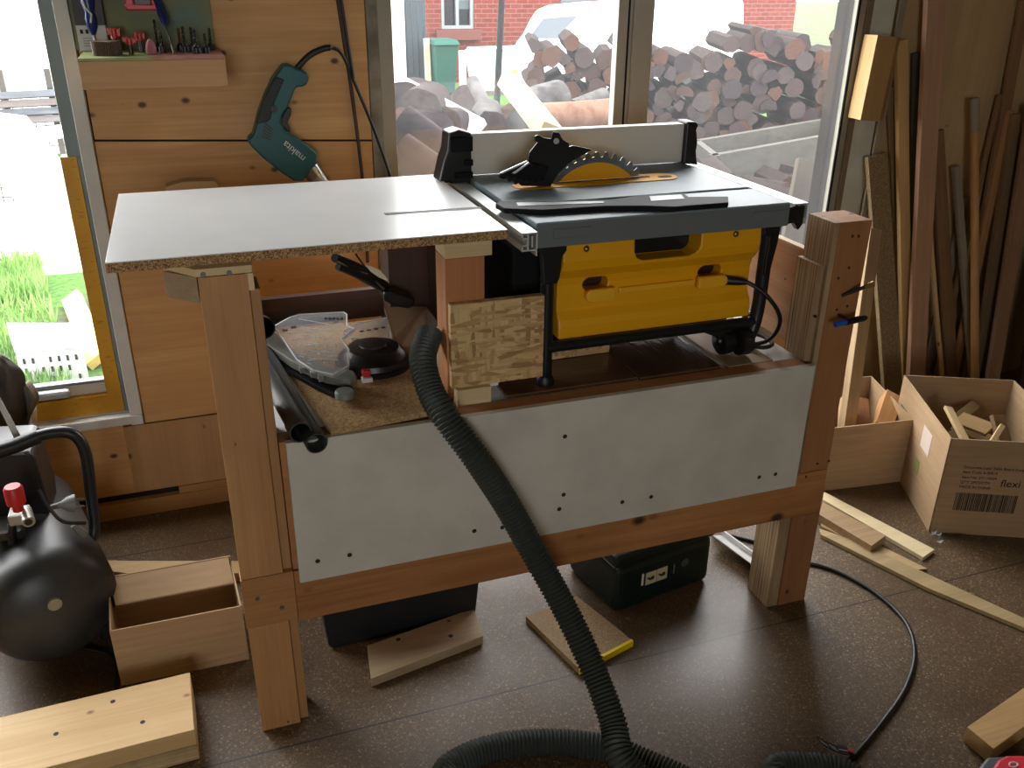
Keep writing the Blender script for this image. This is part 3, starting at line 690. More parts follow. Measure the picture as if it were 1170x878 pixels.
# black clamp with its slip of paper
cl = thing('clamp', 'black plastic clamp hooked on the dark rear post and gripping a paper slip', 'clamp', q5(560, 560, 2.10))
MB().tube([q5(150, 165, 1.98), q5(260, 215, 2.01), q5(420, 290, 2.06), q5(560, 400, 2.12)], [.010, .0125, .012, .010], 12).build('jaw', M['black'], cl, smooth=True)
MB().tube([q5(175, 235, 1.985), q5(300, 280, 2.02), q5(400, 330, 2.05), q5(520, 400, 2.10)], [.008, .011, .0125, .010], 12).build('jaw', M['black'], cl, smooth=True)
MB().tube([q5(165, 190, 1.975), q5(400, 292, 2.04)], .0035, 8).build('grey_insert', M['gauge'], cl, smooth=True)
MB().prism([q5(a, b, 2.075) for a, b in [(530, 430), (600, 425), (775, 485), (765, 545), (720, 565), (600, 540), (530, 500)]], (.0, .06, 0)).build('handle', M['black'], cl, .006)
MB().prism([q5(a, b, 2.03) for a, b in [(385, 222), (430, 232), (500, 262), (548, 315), (568, 350), (490, 318), (430, 275)]], (0, .0012, 0)).build('paper_slip', plain('paper_cream', 'd8d6b8', .8), cl)
MB().tube([q5(470, 345, 2.03), q5(530, 405, 2.05)], .003, 8).build('bare_pin', M['steel'], cl); MB().tube([q5(315, 140, 2.0), q5(380, 232, 2.03)], .0022, 8).build('wire_tip', M['dsteel'], cl)
# markers pushed into the right post
a, b = V(at(962, 338, y=F)), V(at(999, 324, y=1.60)); m1 = thing('drill_bit', 'brassy drill bit stuck in the face of the right post above the blue marker', 'drill bit', tuple(a))
MB().tube([a, a.lerp(b, .72)], .0045, 10).build('shaft', M['dsteel'], m1, smooth=True); MB().tube([a.lerp(b, .72), b], [.0055, .0065], 10).build('collar', M['brass'], m1, smooth=True)
a, b = V(at(954, 371, y=1.60)), V(at(990, 363, y=1.60)); m1 = thing('marker_pen', 'black marker with a blue cap stuck to the right post', 'marker pen', tuple(a))
MB().tube([a, a.lerp(b, .36)], .0068, 12).build('cap', M['bluebright'], m1, smooth=True); MB().tube([a.lerp(b, .34), a.lerp(b, .9), b], [.0082, .008, .005], 12).build('barrel', M['black'], m1, smooth=True)
MB().tube([a.lerp(b, .5), V((a.lerp(b, .5).x, F+.003, a.lerp(b, .5).z))], .004, 8).build('clip', M['black'], m1)

# ================================================================ HOSE
def corr(path, r, name_parent, step=.0092):
    p = resample(path, step/2); rr = [r*(1.0 if i % 2 else .83) for i in range(len(p))]
    return MB().tube(p, rr, 20)
hp = spline([at(491, 380, y=1.78), at(483, 410, y=1.72), at(492, 447, y=1.66), at(512, 481, y=1.60), at(545, 525, y=1.555), at(578, 575, y=1.535), at(609, 630, y=1.50), at(645, 695, y=1.43), at(678, 765, y=1.34), at(700, 825, y=1.25), at(713, 872, y=1.175), V((.745, 1.08, .075)), V((.80, .98, .033)), V((.95, .90, .031)), V((1.02, 1.00, .031)), at(885, 884, z=.031), at(917, 876, z=.031), V((1.18, 1.06, .031)), V((1.20, .85, .031)), V((.95, .62, .031)), V((.55, .66, .031)), V((.27, .86, .031)), V((.22, 1.16, .031)), at(503, 893, z=.031), at(528, 868, z=.031), at(575, 852, z=.031), at(635, 848, z=.031), at(695, 856, z=.031), at(745, 875, z=.031), V((.85, 1.15, .031)), V((.87, 1.11, .031))], 10)
h = corr(hp, .030, None).build('dust_hose', M['hose'], None, smooth=70)
tag(h, 'long dark grey corrugated dust hose running over the front panel and looping on the floor', 'hose')

# ================================================================ UNDER THE BENCH
cs = thing('tool_case', 'black plastic tool case on the floor under the left half of the bench', 'tool case', (.375, 2.03, 0))
MB().prism([(x, 1.87, z) for x, z in ((.185, 0), (.56, 0), (.575, .01), (.59, .16), (.165, .16), (.175, .01))], (0, .30, 0)).build('body', plain('case_black', '15181c', .42), cs, .012)
B(.16, .595, 1.865, 2.175, .161, .205).build('lid', plain('case_lid_black', '16191d', .4), cs, .012)
for x in (.25, .46): B(x, x+.04, 1.858, 1.866, .12, .185).build('latch', M['black2'], cs, .003)
Rg = Matrix.Rotation(math.radians(9.5), 4, 'Z'); Gm = Matrix.Translation((.925, 1.745, 0)) @ Rg
gb = thing('toolbox', 'dark green plastic toolbox with white warning stickers under the right half of the bench', 'toolbox', (1.07, 1.90, 0))
B(.012, .345, .006, .25, .0, .155).build('body', M['green_dark'], gb, .022, local=Gm, seg=3)
B(.0, .350, .0, .255, .156, .20).build('lid', M['green_dark'], gb, .014, local=Gm, seg=3)
stk = plain('sticker_pale_yellow', 'b9b48c', .5)
for x in (.109, .147): B(x, x+.036, .0045, .0062, .068, .108).build('warning_sticker', stk, gb, 0, local=Gm)
B(.095, .102, .0045, .0062, .072, .110).build('white_label', M['paint_white'], gb, local=Gm)
for x in (.110, .148):
    mb = MB()
    for (u, w_, hh, an) in ((.008, .018, .005, .5), (.014, .016, .004, -.6), (.018, .010, .010, .1)):
        mb.obox((x+u+.004, .0038, .087), (w_, .0012, hh), Matrix.Rotation(an, 3, 'Y'))
    mb.build('pictogram', M['ink'], gb, local=Gm)
mb = MB().lathe((.245, .0045, .098), (0, 1, 0), [(0, .014), (.001, .014), (.001, .0)], 24)
mb.build('round_emblem', plain('emblem_dull', '3a4646', .6), gb, local=Gm)
B(.205, .209, .0045, .006, .074, .105).build('small_print', plain('print_dull', '5a6464', .6), gb, local=Gm)
def slab(name, px, z, th, mat, label, cat, bevel=.001, mode='z'):
    o = MB().prism([tuple(at(a, b, z=z)) for a, b in px], (0, 0, -th)).build(name, mat, None, bevel)
    return tag(o, label, cat)
q = slab('timber_offcut', [(419.5, 738), (541.5, 695), (552, 727), (424, 776)], .027, .0262, wood('8f7a5e', 'b7a280', 'x', .05), 'weathered pale board with worn edges on the floor before the black tool case', 'timber offcut')
for a, b in ((455, 731), (515, 727)):
    p = at(a, b, z=.0272); MB().lathe((p.x, p.y, .0270), (0, 0, 1), [(0, .006), (.0006, .006), (.0006, 0)], 16).build('screw_hole', M['hole'], q)
yb = slab('particleboard_offcut', [(600.7, 704.5), (659, 681), (722.5, 731.5), (661, 764)], .0185, .018, M['rough_chip'] and flakes('board_tan', '7a6244', '927852', 'a78c64', 220), 'square brown particleboard piece edged with yellow tape, under the hose', 'board offcut')
a, b = at(661.5, 764.3, z=.0187), at(723, 731.8, z=.0187); nrm = V((b.y-a.y, -(b.x-a.x), 0)).normalized()
MB().prism([a, b, b+nrm*.003, a+nrm*.003], (0, 0, -.0182)).build('yellow_tape_edge', M['yellow_tape'], yb)
MB().prism([a+V((0, 0, .0006)), b+V((0, 0, .0006)), b-nrm*.005+V((0, 0, .0006)), a-nrm*.005+V((0, 0, .0006))], (0, 0, -.0006)).build('yellow_tape_edge', M['yellow_tape'], yb)
wp = thing('white_angle_strip', 'white angle strip on the floor under the right end of the bench', 'metal strip', (1.43, 1.95, 0))
MB().prism([tuple(at(814, 613, z=0.001)), tuple(at(864, 650, z=0.001)), tuple(at(864, 650, z=.001)+V((.004, .002, 0))), tuple(at(814, 613, z=.001)+V((.004, .002, 0)))], (0, 0, .045)).build('upright_leg', M['paint_white'], wp)
for k in (.3, .7):
    p = at(814, 613, z=.001).lerp(at(864, 650, z=.001), k); MB().cyl((p.x-.0015, p.y-.001, .022), (p.x+.002, p.y+.001, .022), .003, n=12).build('fixing_hole', M['hole'], wp)
P_ = [at(814, 613, z=.046)+V((.004, .002, 0)), at(864, 650, z=.046)+V((.004, .002, 0))]; MB().prism([P_[0], P_[1], P_[1]+V((.05, .02, -.02)), P_[0]+V((.05, .02, -.02))], (0, 0, -.002)).build('flat_leg', M['paint_white'], wp)

# ================================================================ FLOOR, RIGHT
slab('pine_batten', [(941.5, 562), (1068, 628), (1055, 637), (940.5, 571)], .014, .0135, M['pale']('x') and wood('cfbb90', 'e8d8b0', 'x', .03), 'palest thin pine batten on the floor, nearest the cardboard boxes', 'batten')
slab('timber_offcut', [(940, 574), (1012.5, 612), (996, 624), (936, 588)], .034, .0335, wood('8a7050', 'b09268', 'x', .05), 'short thick brown board end on the floor beside the pale batten', 'timber offcut')
slab('pine_batten', [(936, 604), (975, 617), (1182, 712), (1176, 720), (1060, 672), (938, 611)], .013, .0125, wood('8f7a54', 'b49c70', 'x', .04), 'long narrow split batten running to the right edge of the picture', 'batten')
slab('pine_batten', [(938, 596), (960, 601), (1060, 650), (1040, 652), (938, 601)], .008, .0075, wood('a3895e', 'c8ac7c', 'x', .02), 'thin batten wedged between the thick board end and the long split batten', 'batten')
pc = thing('power_cable', 'black power cable curving over the floor from behind the right post', 'cable', tuple(at(1045, 745, z=0)))
cp = spline([V((1.30, 2.10, .006)), V((1.50, 1.92, .006)), at(905, 642, z=.006), at(930, 645, z=.006), at(962, 656, z=.006), at(1003, 680, z=.006), at(1035, 712, z=.006), at(1045, 748, z=.006), at(1034, 788, z=.006), at(1005, 830, z=.006), at(977, 863, z=.006), at(955, 885, z=.006), V((1.1, .95, .006))], 10)
MB().tube(cp, .0056, 10).build('flex', M['rubber'], pc, smooth=True)
pts = [at(937, 848, z=.010), at(948, 854, z=.013), at(958, 858, z=.013), at(972, 860, z=.012)]
tie = MB(); 
for i in range(3): tie.prism([pts[i]+V((0, .015, 0)), pts[i+1]+V((0, .015, 0)), pts[i+1]-V((0, .012, 0)), pts[i]-V((0, .012, 0))], (0, 0, .003))
tie.build('cable_tie_strap', M['black'], pc)
MB().tube([pts[3]+V((0, 0, .001)), pts[3]+V((0, 0, .007))], .007, 16).build('red_button', M['redp'], pc, smooth=True)
for k, (i, off) in enumerate(((0, .005), (1, .005), (0, -.002), (1, -.003), (2, .002))):
    a, b = pts[i], pts[i+1]; MB().prism([a+V((0, off, .0032)), b+V((-.004, off, .0032)), b+V((-.004, off-.0022, .0032)), a+V((0, off-.0022, .0032))], (0, 0, .0004)).build('small_print', M['paint_white'], pc)
A = at(1105, 831, z=.045); Bp = at(1135.4, 856, z=.045); Cd = (at(1170, 786, z=.045)-A).normalized()
o = MB().prism([A, Bp, Bp+Cd*.42, A+Cd*.42], (0, 0, -.0445)).build('timber_offcut', wood('b08a58', 'd2ac76', 'x', .02), None, .0015)
tag(o, 'clean square-sawn timber block at the lower right corner of the picture', 'timber offcut')
# red and grey tool corner
t0 = at(1150, 884, z=.05); rt = thing('corner_tool', 'red and grey power tool just entering the bottom right corner', 'power tool', (t0.x, t0.y, 0))
MB().prism([at(a, b, z=.05) for a, b in ((1116, 880), (1128, 865), (1180, 863), (1200, 900), (1110, 900))], (0, 0, -.0495)).build('grey_base', plain('tool_grey', '5e666b', .45), rt, .006)
MB().prism([at(a, b, z=.066) for a, b in ((1134, 878), (1140, 868), (1150, 863), (1180, 863), (1190, 890), (1132, 890))], (0, 0, -.0155)).build('red_housing', M['red_bright'], rt, .006)
c = at(1158, 874, z=.067); tr = MB(); tr.tube([(c.x+.010*math.cos(t), c.y+.006*math.sin(t), .0665) for t in [2*math.pi*k/20 for k in range(21)]], .0018, 6, caps=False); tr.build('white_ring_mark', M['paint_white'], rt)
# scraps by the box
o = thing('clear_tape_scrap', 'crumpled clear tape and fine wires by the corner of the printed carton', 'scrap', tuple(at(1068, 618, z=0)))
mb = MB(); rr = random.Random(3)
for k in range(9):
    p = at(1062+rr.uniform(-3, 12), 614+rr.uniform(-3, 6), z=.004); a = rr.uniform(0, 6.3); L = rr.uniform(.01, .022)
    mb.prism([p, p+V((L*math.cos(a), L*math.sin(a), .006)), p+V((L*math.cos(a+.7), L*math.sin(a+.7), .014))], (0, .0006, .0004))
mb.build('tape', M['glass_clear'], o)
for (a, b), (c_, d_) in (((1075, 611), (1120, 609)), ((1075, 613), (1128, 619))): MB().tube([at(a, b, z=.003), at(c_, d_, z=.004)], .0012, 6).build('wire', M['steel'], o)

# ---------------------------------------------------------------- cartons
def carton(name, label, O, d1, L1, d2, L2, h, group=None, th=.004, walls=(0, 1, 2, 3), hh=None):
    """open carton; O is a floor corner, d1/d2 its two floor directions"""
    O = V(O); d1 = V(d1).normalized(); d2 = V(d2).normalized(); hh = hh or [h]*4
    t = thing(name, label, 'cardboard box', tuple(O+d1*L1/2+d2*L2/2), group); cs_ = [O, O+d1*L1, O+d1*L1+d2*L2, O+d2*L2]
    cen = sum(cs_, V((0, 0, 0)))/4
    for i in walls:
        a, b = cs_[i], cs_[(i+1) % 4]; m_ = (a+b)/2; inn = (cen-m_); dd = (b-a).normalized(); inn = (inn-dd*inn.dot(dd)).normalized()*th
        MB().prism([a, b, b+V((0, 0, hh[i])), a+V((0, 0, hh[i]))], inn).build('side_wall', M['card'], t)
    MB().prism([c.lerp(cen, .03)+V((0, 0, .0)) for c in cs_], (0, 0, .004)).build('bottom', M['card'], t)
    return t, cs_
O = (2.055, 1.80, 0.0005); d1 = V((.425, .905, 0)).normalized(); d2 = V((.905, -.425, 0)).normalized()
cb, cc = carton('cardboard_box', 'large open carton printed with a bar code and flexi lettering, full of offcuts', O, d1, .475, d2, .37, .335)
# printing on the front wall (faces -d1)
def onbox(u, z): return V(O)+d2*u-d1*.0006+V((0, 0, z))
def tofront(px, py):
    n_ = d1; d = RT*((px-585)/FPX)-UP*((py-439)/FPX)+_f; t_ = (V(O)-CAM).dot(n_)/d.dot(n_); p = CAM+d*t_; return (p-V(O)).dot(d2), p.z
u0, z0 = tofront(1088, 583); u1, z1 = tofront(1165, 567); mb = MB(); rr = random.Random(5)
ut, zt = tofront(1092, 563)
x = u0
while x < u1-.004:
    w_ = rr.choice((.0015, .003, .0022, .0045)); a, b = onbox(x, z0), onbox(min(x+w_, u1), z0)
    mb.prism([a, b, b+V((0, 0, zt-z0)), a+V((0, 0, zt-z0))], -d1*.0004); x += w_+rr.choice((.0015, .0028))
mb.build('bar_code', M['ink'], cb)
F3 = Matrix.Identity(4)
for i in range(3): F3[i][0] = d2[i]; F3[i][1] = (0, 0, 1)[i]; F3[i][2] = -d1[i]
def print_(s, px, py, size, align='LEFT', name='printing'):
    u, z = tofront(px, py); m_ = F3.copy(); p = onbox(u, z)
    for i in range(3): m_[i][3] = p[i]
    return text(name, s, size, M['ink'], cb, m_, .0003, align)
print_('flexi', 1143, 553, .036, name='flexi_lettering')
for s_, px, py in (('Corporate Load Table Board (Large)', 1101, 534), ('Item Code: 6-00414', 1100, 539.5), ('Item No: 2711/6034', 1099, 545.5), ('QTY: 2PCS/CTN', 1097, 551), ('MADE IN CHINA', 1096, 556.5)): print_(s_, px, py, .0125)
# label and marks on the carton's pale left wall (faces -d2)
def onl(v, z): return V(O)+d1*v-d2*.0006+V((0, 0, z))
def pl_(v0, v1, z0, z1, name, mat): MB().prism([onl(v0, z0), onl(v1, z0), onl(v1, z1), onl(v0, z1)], -d2*.0006).build(name, mat, cb)
pl_(.13, .21, .20, .275, 'paper_label', plain('label_pale_pink', 'cdbcae', .8)); pl_(.34, .44, .10, .24, 'dark_print', plain('dark_print', '6a5f4c', .8)); pl_(.18, .22, .10, .15, 'green_mark', plain('green_mark', '8a8a4e', .8))
# offcuts in the large carton
def chunk(name, label, p0, p1, w_, d_, mat, group=None, cat='timber offcut'):
    o = stick(name, p0, p1, w_, d_, mat, (0, -.5, .86)); return tag(o, label, cat, group)
g_ = 'offcuts in the large carton'
chunk('timber_offcut', 'pale lath leaning on the front left corner inside the large carton', at(1083, 466, y=2.02), at(1103, 504, y=1.86), .028, .012, wood('b79a6c', 'd8bc8a', 'z', 0), g_)
chunk('timber_offcut', 'brown lath crossing behind the pale lath in the large carton', at(1115, 462, y=2.10), at(1090, 482, y=2.02), .034, .012, wood('7c6646', '98805a', 'z', 0), g_)
chunk('timber_offcut', 'flat tan board lying in the middle of the large carton', at(1095, 478, y=2.03), at(1132, 492, y=1.93), .07, .012, wood('93764e', 'b0905f', 'z', 0), g_)
chunk('timber_offcut', 'small pale wedge at the front wall inside the large carton', at(1145, 487, y=1.87), at(1133, 506, y=1.82), .016, .014, wood('b79a6c', 'd8bc8a', 'z', 0), g_)
chunk('timber_offcut', 'upright brown block beside the small wedge in the large carton', at(1139, 475, y=1.93), at(1148, 508, y=1.86), .045, .018, wood('6c5438', '8a6e4c', 'z', 0), g_)
for k, (x, y, a) in enumerate(((.12, .30, .2), (.22, .16, 1.2), (.24, .34, 2.1), (.12, .14, .9))):
    c = V(O)+d1*y+d2*x+V((0, 0, .17)); dv = V((math.cos(a), math.sin(a), .12))*.09
    chunk('timber_offcut', 'offcut lying deep in the heap inside the large carton', c-dv, c+dv, .05, .03, wood('8a6f4a', 'a98a5e', 'z', 0), g_)
# second carton behind the right post
O2 = V((1.875, 2.118, .0005)); e2 = V((2.193-1.875, -.037, 0)); e1 = V((.30, .95, 0))
cb2, _c = carton('cardboard_box', 'smaller open carton of timber ends standing between the right post and the printed carton', tuple(O2), tuple(e1), .36, tuple(e2), .318, .242)
g_ = 'timber ends in the smaller carton'
chunk('timber_offcut', 'reddish striped timber end in the smaller carton, nearest the right post', at(980, 458, y=2.30), at(982, 495, y=2.20), .055, .05, wood('80553a', 'a5744e', 'z', 0), g_)
chunk('timber_offcut', 'orange timber end standing on its corner in the smaller carton', at(1018, 455, y=2.28), at(1006, 492, y=2.16), .06, .055, wood('a87848', 'cc9c66', 'z', .02), g_)
chunk('timber_offcut', 'pale timber end half hidden by the right post in the smaller carton', at(966, 455, y=2.30), at(964, 492, y=2.22), .03, .04, wood('a98c66', 'c8aa80', 'z', 0), g_)
# small carton at the left with its flap standing
O3 = V((-.325, 1.905, .0005)); e2 = V((.305, -.004, 0)); e1 = V((-.06, 1, 0))
cb3, _c = carton('cardboard_box', 'small empty open carton on the floor between compressor and left post', tuple(O3), tuple(e1), .205, tuple(e2), .303, .168, hh=[.168, .185, .168, .168])
a, b = _c[1]+V((.006, -.006, .184)), _c[2]+V((-.006, -.006, .184)); MB().prism([a, b, b+V((.006, -.075, -.030)), a+V((.012, -.075, -.030))], (0, -.002, -.003)).build('folded_flap', M['card'], cb3)

# ================================================================ FLOOR, LEFT
A = [at(0, 820, z=.088), at(217, 768.5, z=.088), at(222, 834, z=.088), at(63, 878, z=.088)]
dx = (A[0]-A[1]).normalized(); w_ = A[2]-A[1]
bm_ = thing('timber_beam', 'short glued plywood beam with drilled holes at the lower left corner', 'timber', tuple(A[1].lerp(A[2], .5)-V((0, 0, .088))))
for z0_, z1_, mt_ in ((.044, .088, M['pine']('x')), (0.0005, .0435, M['plyEx'])):
    P0 = [V((p.x, p.y, z0_)) for p in (A[1], A[2], A[2]+dx*.62, A[1]+dx*.62)]
    MB().prism(P0, (0, 0, z1_-z0_)).build('timber_layer', mt_, bm_, .0015)
for a, b in ((129, 802), (163, 825.5), (64, 839)):
    p = at(a, b, z=.088); MB().lathe((p.x, p.y, .0878), (0, 0, 1), [(0, .0055), (.0006, .0055), (.0006, 0)], 16).build('drilled_hole', M['hole'], bm_)
o = MB().prism([at(a, b, z=.03) for a, b in ((112, 640), (150, 641), (285, 641), (285, 655), (160, 657), (118, 652))], (0, 0, -.0295)).build('timber_offcut', wood('a98a5c', 'd0b482', 'x', .03), None, .001)
tag(o, 'long pale board on the floor behind the small empty carton', 'timber offcut')
# compressor
cp_ = thing('air_compressor', 'dusty black air compressor with a red pressure knob', 'air compressor', (-.50, 2.2, 0))
tm = N('dusty_black_paint'); f_ = tm.noise(tm.coord((1, 1, 1)), 5, 6); tm.base(tm.ramp(f_, [(.35, '1b1e20'), (.75, '4c4c48')])); tm.set(.42)
ax = V((-.28, 1, .0)).normalized(); c0 = V((-.455, 2.02, .175)); R_ = .155
MB().lathe(c0, ax, [(-.045, .0), (-.044, .03), (-.036, .075), (-.018, .118), (.0, .140), (.025, .152), (.05, R_), (.50, R_), (.54, .12), (.55, 0)], 48).build('tank', tm.m, cp_, smooth=60)
p = at(62, 689, y=1.985); q_ = MB().lathe(tuple(p+ax*.03), -ax, [(0, .021), (.024, .021), (.026, .016), (.040, .016), (.040, 0)], 18).build('drain_plug', M['silver'], cp_, smooth=True)
hd = spline([at(-30, 522, y=2.20), at(10, 512, y=2.22), at(45, 498, y=2.24), at(72, 494, y=2.25), at(88, 500, y=2.25), at(98, 520, y=2.25), at(104, 565, y=2.24), at(108, 605, y=2.22), at(101, 622, y=2.20)], 8)
MB().tube(hd, .0145, 14).build('handle', M['tube'], cp_, smooth=True)
MB().tube(spline([at(-30, 522, y=2.20), at(10, 512, y=2.22), at(44, 498.5, y=2.24)], 6), .0185, 14).build('handle_grip', M['rubber'], cp_, smooth=True)
MB().prism([at(a, b, y=2.24) for a, b in ((-40, 520), (30, 516), (38, 520), (48, 552), (56, 580), (60, 612), (-40, 612))], (0, .16, 0)).build('pump_cover', M['black'], cp_, .01)
B(-.62, -.50, 2.12, 2.20, .33, .36).build('manifold', M['dsteel'], cp_, .005)
k0 = at(19, 575, y=2.08); MB().lathe(tuple(k0+V((0, 0, -.02))), (0, 0, 1), [(0, .012), (.02, .012), (.02, .021), (.060, .021), (.066, .017), (.066, 0)], 24).build('pressure_knob', M['redp'], cp_, smooth=35)
k1 = at(22, 590, y=2.10); MB().box(k1.x-.022, k1.x+.022, 2.085, 2.13, k1.z-.018, k1.z+.012).build('regulator_body', M['silver'], cp_, .004)
k2 = at(33, 597, y=2.05); MB().lathe(tuple(k2), (-.25, 1, .15), [(0, .009), (0, .014), (.05, .014), (.05, 0)], 20).build('air_outlet', M['silver'], cp_, smooth=35)
MB().lathe(tuple(k2+V((-.0003, -.0012, 0))), (-.25, 1, .15), [(0, 0), (0, .0088), (.001, .0088)], 20).build('outlet_bore', M['black'], cp_)
MB().tube([at(14, 598, y=2.12), at(14, 622, y=2.12)], .010, 12).build('safety_valve', M['black'], cp_, smooth=True)
pg = at(70, 577, y=2.12); pge = at(84, 575, y=2.13)
MB().tube([at(58, 580, y=2.11), pg, at(77, 576, y=2.125), pge, at(85, 575, y=2.13)], [.006, .008, .018, .021, .021], 18).build('mains_plug', plain('plug_grey', '76797a', .5), cp_, smooth=True)
for d_ in (-4, 4): MB().tube([at(85, 575+d_, y=2.13), at(96, 574+d_, y=2.13)], .0025, 6).build('plug_pin', M['steel'], cp_)
MB().tube(spline([at(44, 560, y=2.10), at(56, 580, y=2.08), at(72, 596, y=2.07), at(98, 598, y=2.08)], 8), .0045, 8).build('mains_lead', M['rubber'], cp_, smooth=True)
MB().tube([at(84, 600, y=2.13), at(97, 612, y=2.13)], [.009, .011], 12).build('grey_connector', M['gauge'], cp_, smooth=True)
for s_ in (-.09, .09): MB().box(c0.x+s_-.02, c0.x+s_+.02, 2.10, 2.14, .0005, .06).build('foot', M['rubber'], cp_, .004)
MB().box(c0.x-.22, c0.x-.06, 2.34, 2.38, .0005, .08).build('foot', M['rubber'], cp_, .004)
o = MB().tube(spline([V((-.50, 2.36, .006)), at(70, 728, z=.006), at(95, 722, z=.006), at(117, 712, z=.006), V((-.37, 2.10, .006))], 8), .005, 8).tube(spline([at(70, 731, z=.008), at(92, 740, z=.007), at(130, 751, z=.007), V((-.335, 1.89, .006))], 8), .005, 8).tube([at(85, 733, z=.007), at(117, 718, z=.007)], .0035, 8).build('air_hose', M['rubber'], None, smooth=True)
tag(o, 'thin black hoses on the floor between compressor and small empty carton', 'hose')
# jacket on the window latch
def cloth(name, rows, y0, amp, seed, mat, parent=None):
    rr = random.Random(seed); nu = 26; vs = []; fs = []; nr = len(rows)
    for j, (xl, xr, py) in enumerate(rows):
        for i in range(nu):
            u = i/(nu-1); px = xl+(xr-xl)*u
            dy = amp*(abs(math.sin(u*8+j*.45+seed))*1.1+abs(math.sin(u*17-j*.7))*.45+math.sin(j*1.1+u*5)*.25-.6)+.03*math.cos((u-.5)*3.1)
            y = y0-dy-.01; p = at(px, py, y=y0); vs.append(V((p.x, y, p.z)))
    for j in range(nr-1):
        for i in range(nu-1): a = j*nu+i; fs.append((a, a+1, a+nu+1, a+nu))
    mb = MB(); mb.add(vs, fs); o = mb.build(name, mat, parent, smooth=80)
    md = o.modifiers.new('thick', 'SOLIDIFY'); md.thickness = .006; sb = o.modifiers.new('sub', 'SUBSURF'); sb.levels = 1; sb.render_levels = 1
    return o
jk = thing('jacket', 'dark grey cloth jacket hanging from the left window latch', 'jacket', tuple(at(10, 505, y=2.62)))
rows = [(-60, 2, 402), (-60, 14, 406), (-60, 21, 412), (-60, 30, 417), (-60, 31, 434), (-60, 29, 448), (-60, 33, 462), (-60, 36, 478), (-60, 33, 490), (-60, 30, 500), (-60, 26, 510), (-60, 20, 520)]
cloth('body', rows, 2.635, .034, 2, M['fabric'], jk)
cloth('sleeve', [(24, 34, 432), (24, 40, 438), (26, 45, 445), (28, 47, 452), (30, 44, 460), (32, 38, 468), (33, 36, 474)], 2.64, .006, 5, plain('grey_brown_fabric_light', '7a736a', .85, var=.06), jk)
cloth('plastic_wrap', [(33, 43, 462), (33, 43, 475), (33, 42, 488), (32, 40, 500), (30, 36, 508)], 2.645, .006, 8, M['glass_clear'], jk)
o = MB().prism([at(a, b, y=2.30) for a, b in ((-14, 440), (-8, 440), (24, 499), (16, 501))], (0, .002, 0)).build('webbing_strap', M['paint_white'], None)
tag(o, 'pale webbing strap hanging behind the compressor handle', 'strap')

# ================================================================ BACK WALL: shelf, drill, cords
YF = 2.44; zs = at(88, 67, y=YF).z; xl_, xr_ = at(88, 67, y=YF).x, at(257, 67, y=YF).x; zb_ = at(95, 103, y=YF).z
sh = thing('wall_shelf', 'boxed plywood wall shelf with a green painted back, holding router bits', 'shelf', (-.06, 2.58, zb_))
sf = wood('b88c5c', 'd0a878', 'x', 0)
B(xl_, xr_, YF, YF+.012, zb_, zs-.007).build('front_fascia', sf, sh, .001)
pm = N('smeared_shelf_paint'); co_ = pm.coord((1, 1, 1), rnd=False); f_ = pm.noise(co_, 7, 5); se = pm.new('ShaderNodeSeparateXYZ'); pm.l.new(co_, se.inputs[0])
pm.base(pm.mix(pm.ramp(se.outputs[0], [(-.0, 0.), (.02, 1.)]), pm.ramp(f_, [(.4, '8f9a5c'), (.6, 'a5b078')]), pm.ramp(f_, [(.4, '9a5248'), (.6, 'b88878')]))); pm.set(.7)
MB().box(xl_, xr_, YF, 2.698, zs-.0065, zs).build('shelf_top', pm.m, sh, .0008)
bk = N('green_smeared_paint'); f_ = bk.noise(bk.coord((1, 1, 1)), 9, 6); bk.base(bk.ramp(f_, [(.25, '6a8a86'), (.45, '7c8468'), (.7, '8a8a66')])); bk.set(.75)
B(-.235, .108, 2.695, 2.706, zs, 1.72).build('painted_back', bk.m, sh, .001)
B(xl_, xl_+.01, YF+.012, 2.70, zb_, zs-.007).build('side_piece', sf, sh); B(xr_-.01, xr_, YF+.012, 2.70, zb_, zs-.007).build('side_piece', sf, sh)
def sx(px, py=55, y=2.64): return at(px, py, y=y).x
def zz(px, py, y=2.64): return at(px, py, y=y).z
# carton
x0, x1 = sx(87, 30, 2.67), sx(121, 30, 2.67)
ct = thing('supply_carton', 'white and black printed carton at the left end of the wall shelf', 'carton', ((x0+x1)/2, 2.675, zs))
B(x0, x1, 2.655, 2.69, zs+.0005, zs+.062).build('white_lower', M['paint_white'], ct, .001); B(x0, x1, 2.655, 2.69, zs+.0625, zs+.17).build('black_upper', plain('carton_black', '2c2524', .5), ct, .001)
for k, xx in enumerate((.008, .021)): MB().box(x0+xx, x0+xx+.007, 2.6542, 2.655, zs+.042, zs+.052).build('printed_square', M['ink'], ct)
for k in range(4): MB().box(x0+.012, x0+.040, 2.6542, 2.655, zs+.012+k*.006, zs+.014+k*.006).build('printed_line', plain('print_grey', '8f8f8f', .6), ct)
# flap wheel
xc = sx(122, 57, 2.525); fw = thing('flap_wheel', 'round abrasive flap wheel lying at the left front of the wall shelf', 'flap wheel', (xc, 2.525, zs))
mb = MB()
for k in range(46):
    a = 2*math.pi*k/46; R3 = Matrix.Rotation(a+.35, 3, 'Z'); mb.obox((xc+.024*math.cos(a), 2.525+.024*math.sin(a), zs+.0165), (.020, .0022, .032), Matrix.Rotation(a+.25, 3, 'Z'))
mb.build('flaps', M['flap'], fw); MB().cyl((xc, 2.525, zs+.001), (xc, 2.525, zs+.032), .020, n=24).build('core', plain('pale_core', 'a89488', .7), fw, smooth=True)
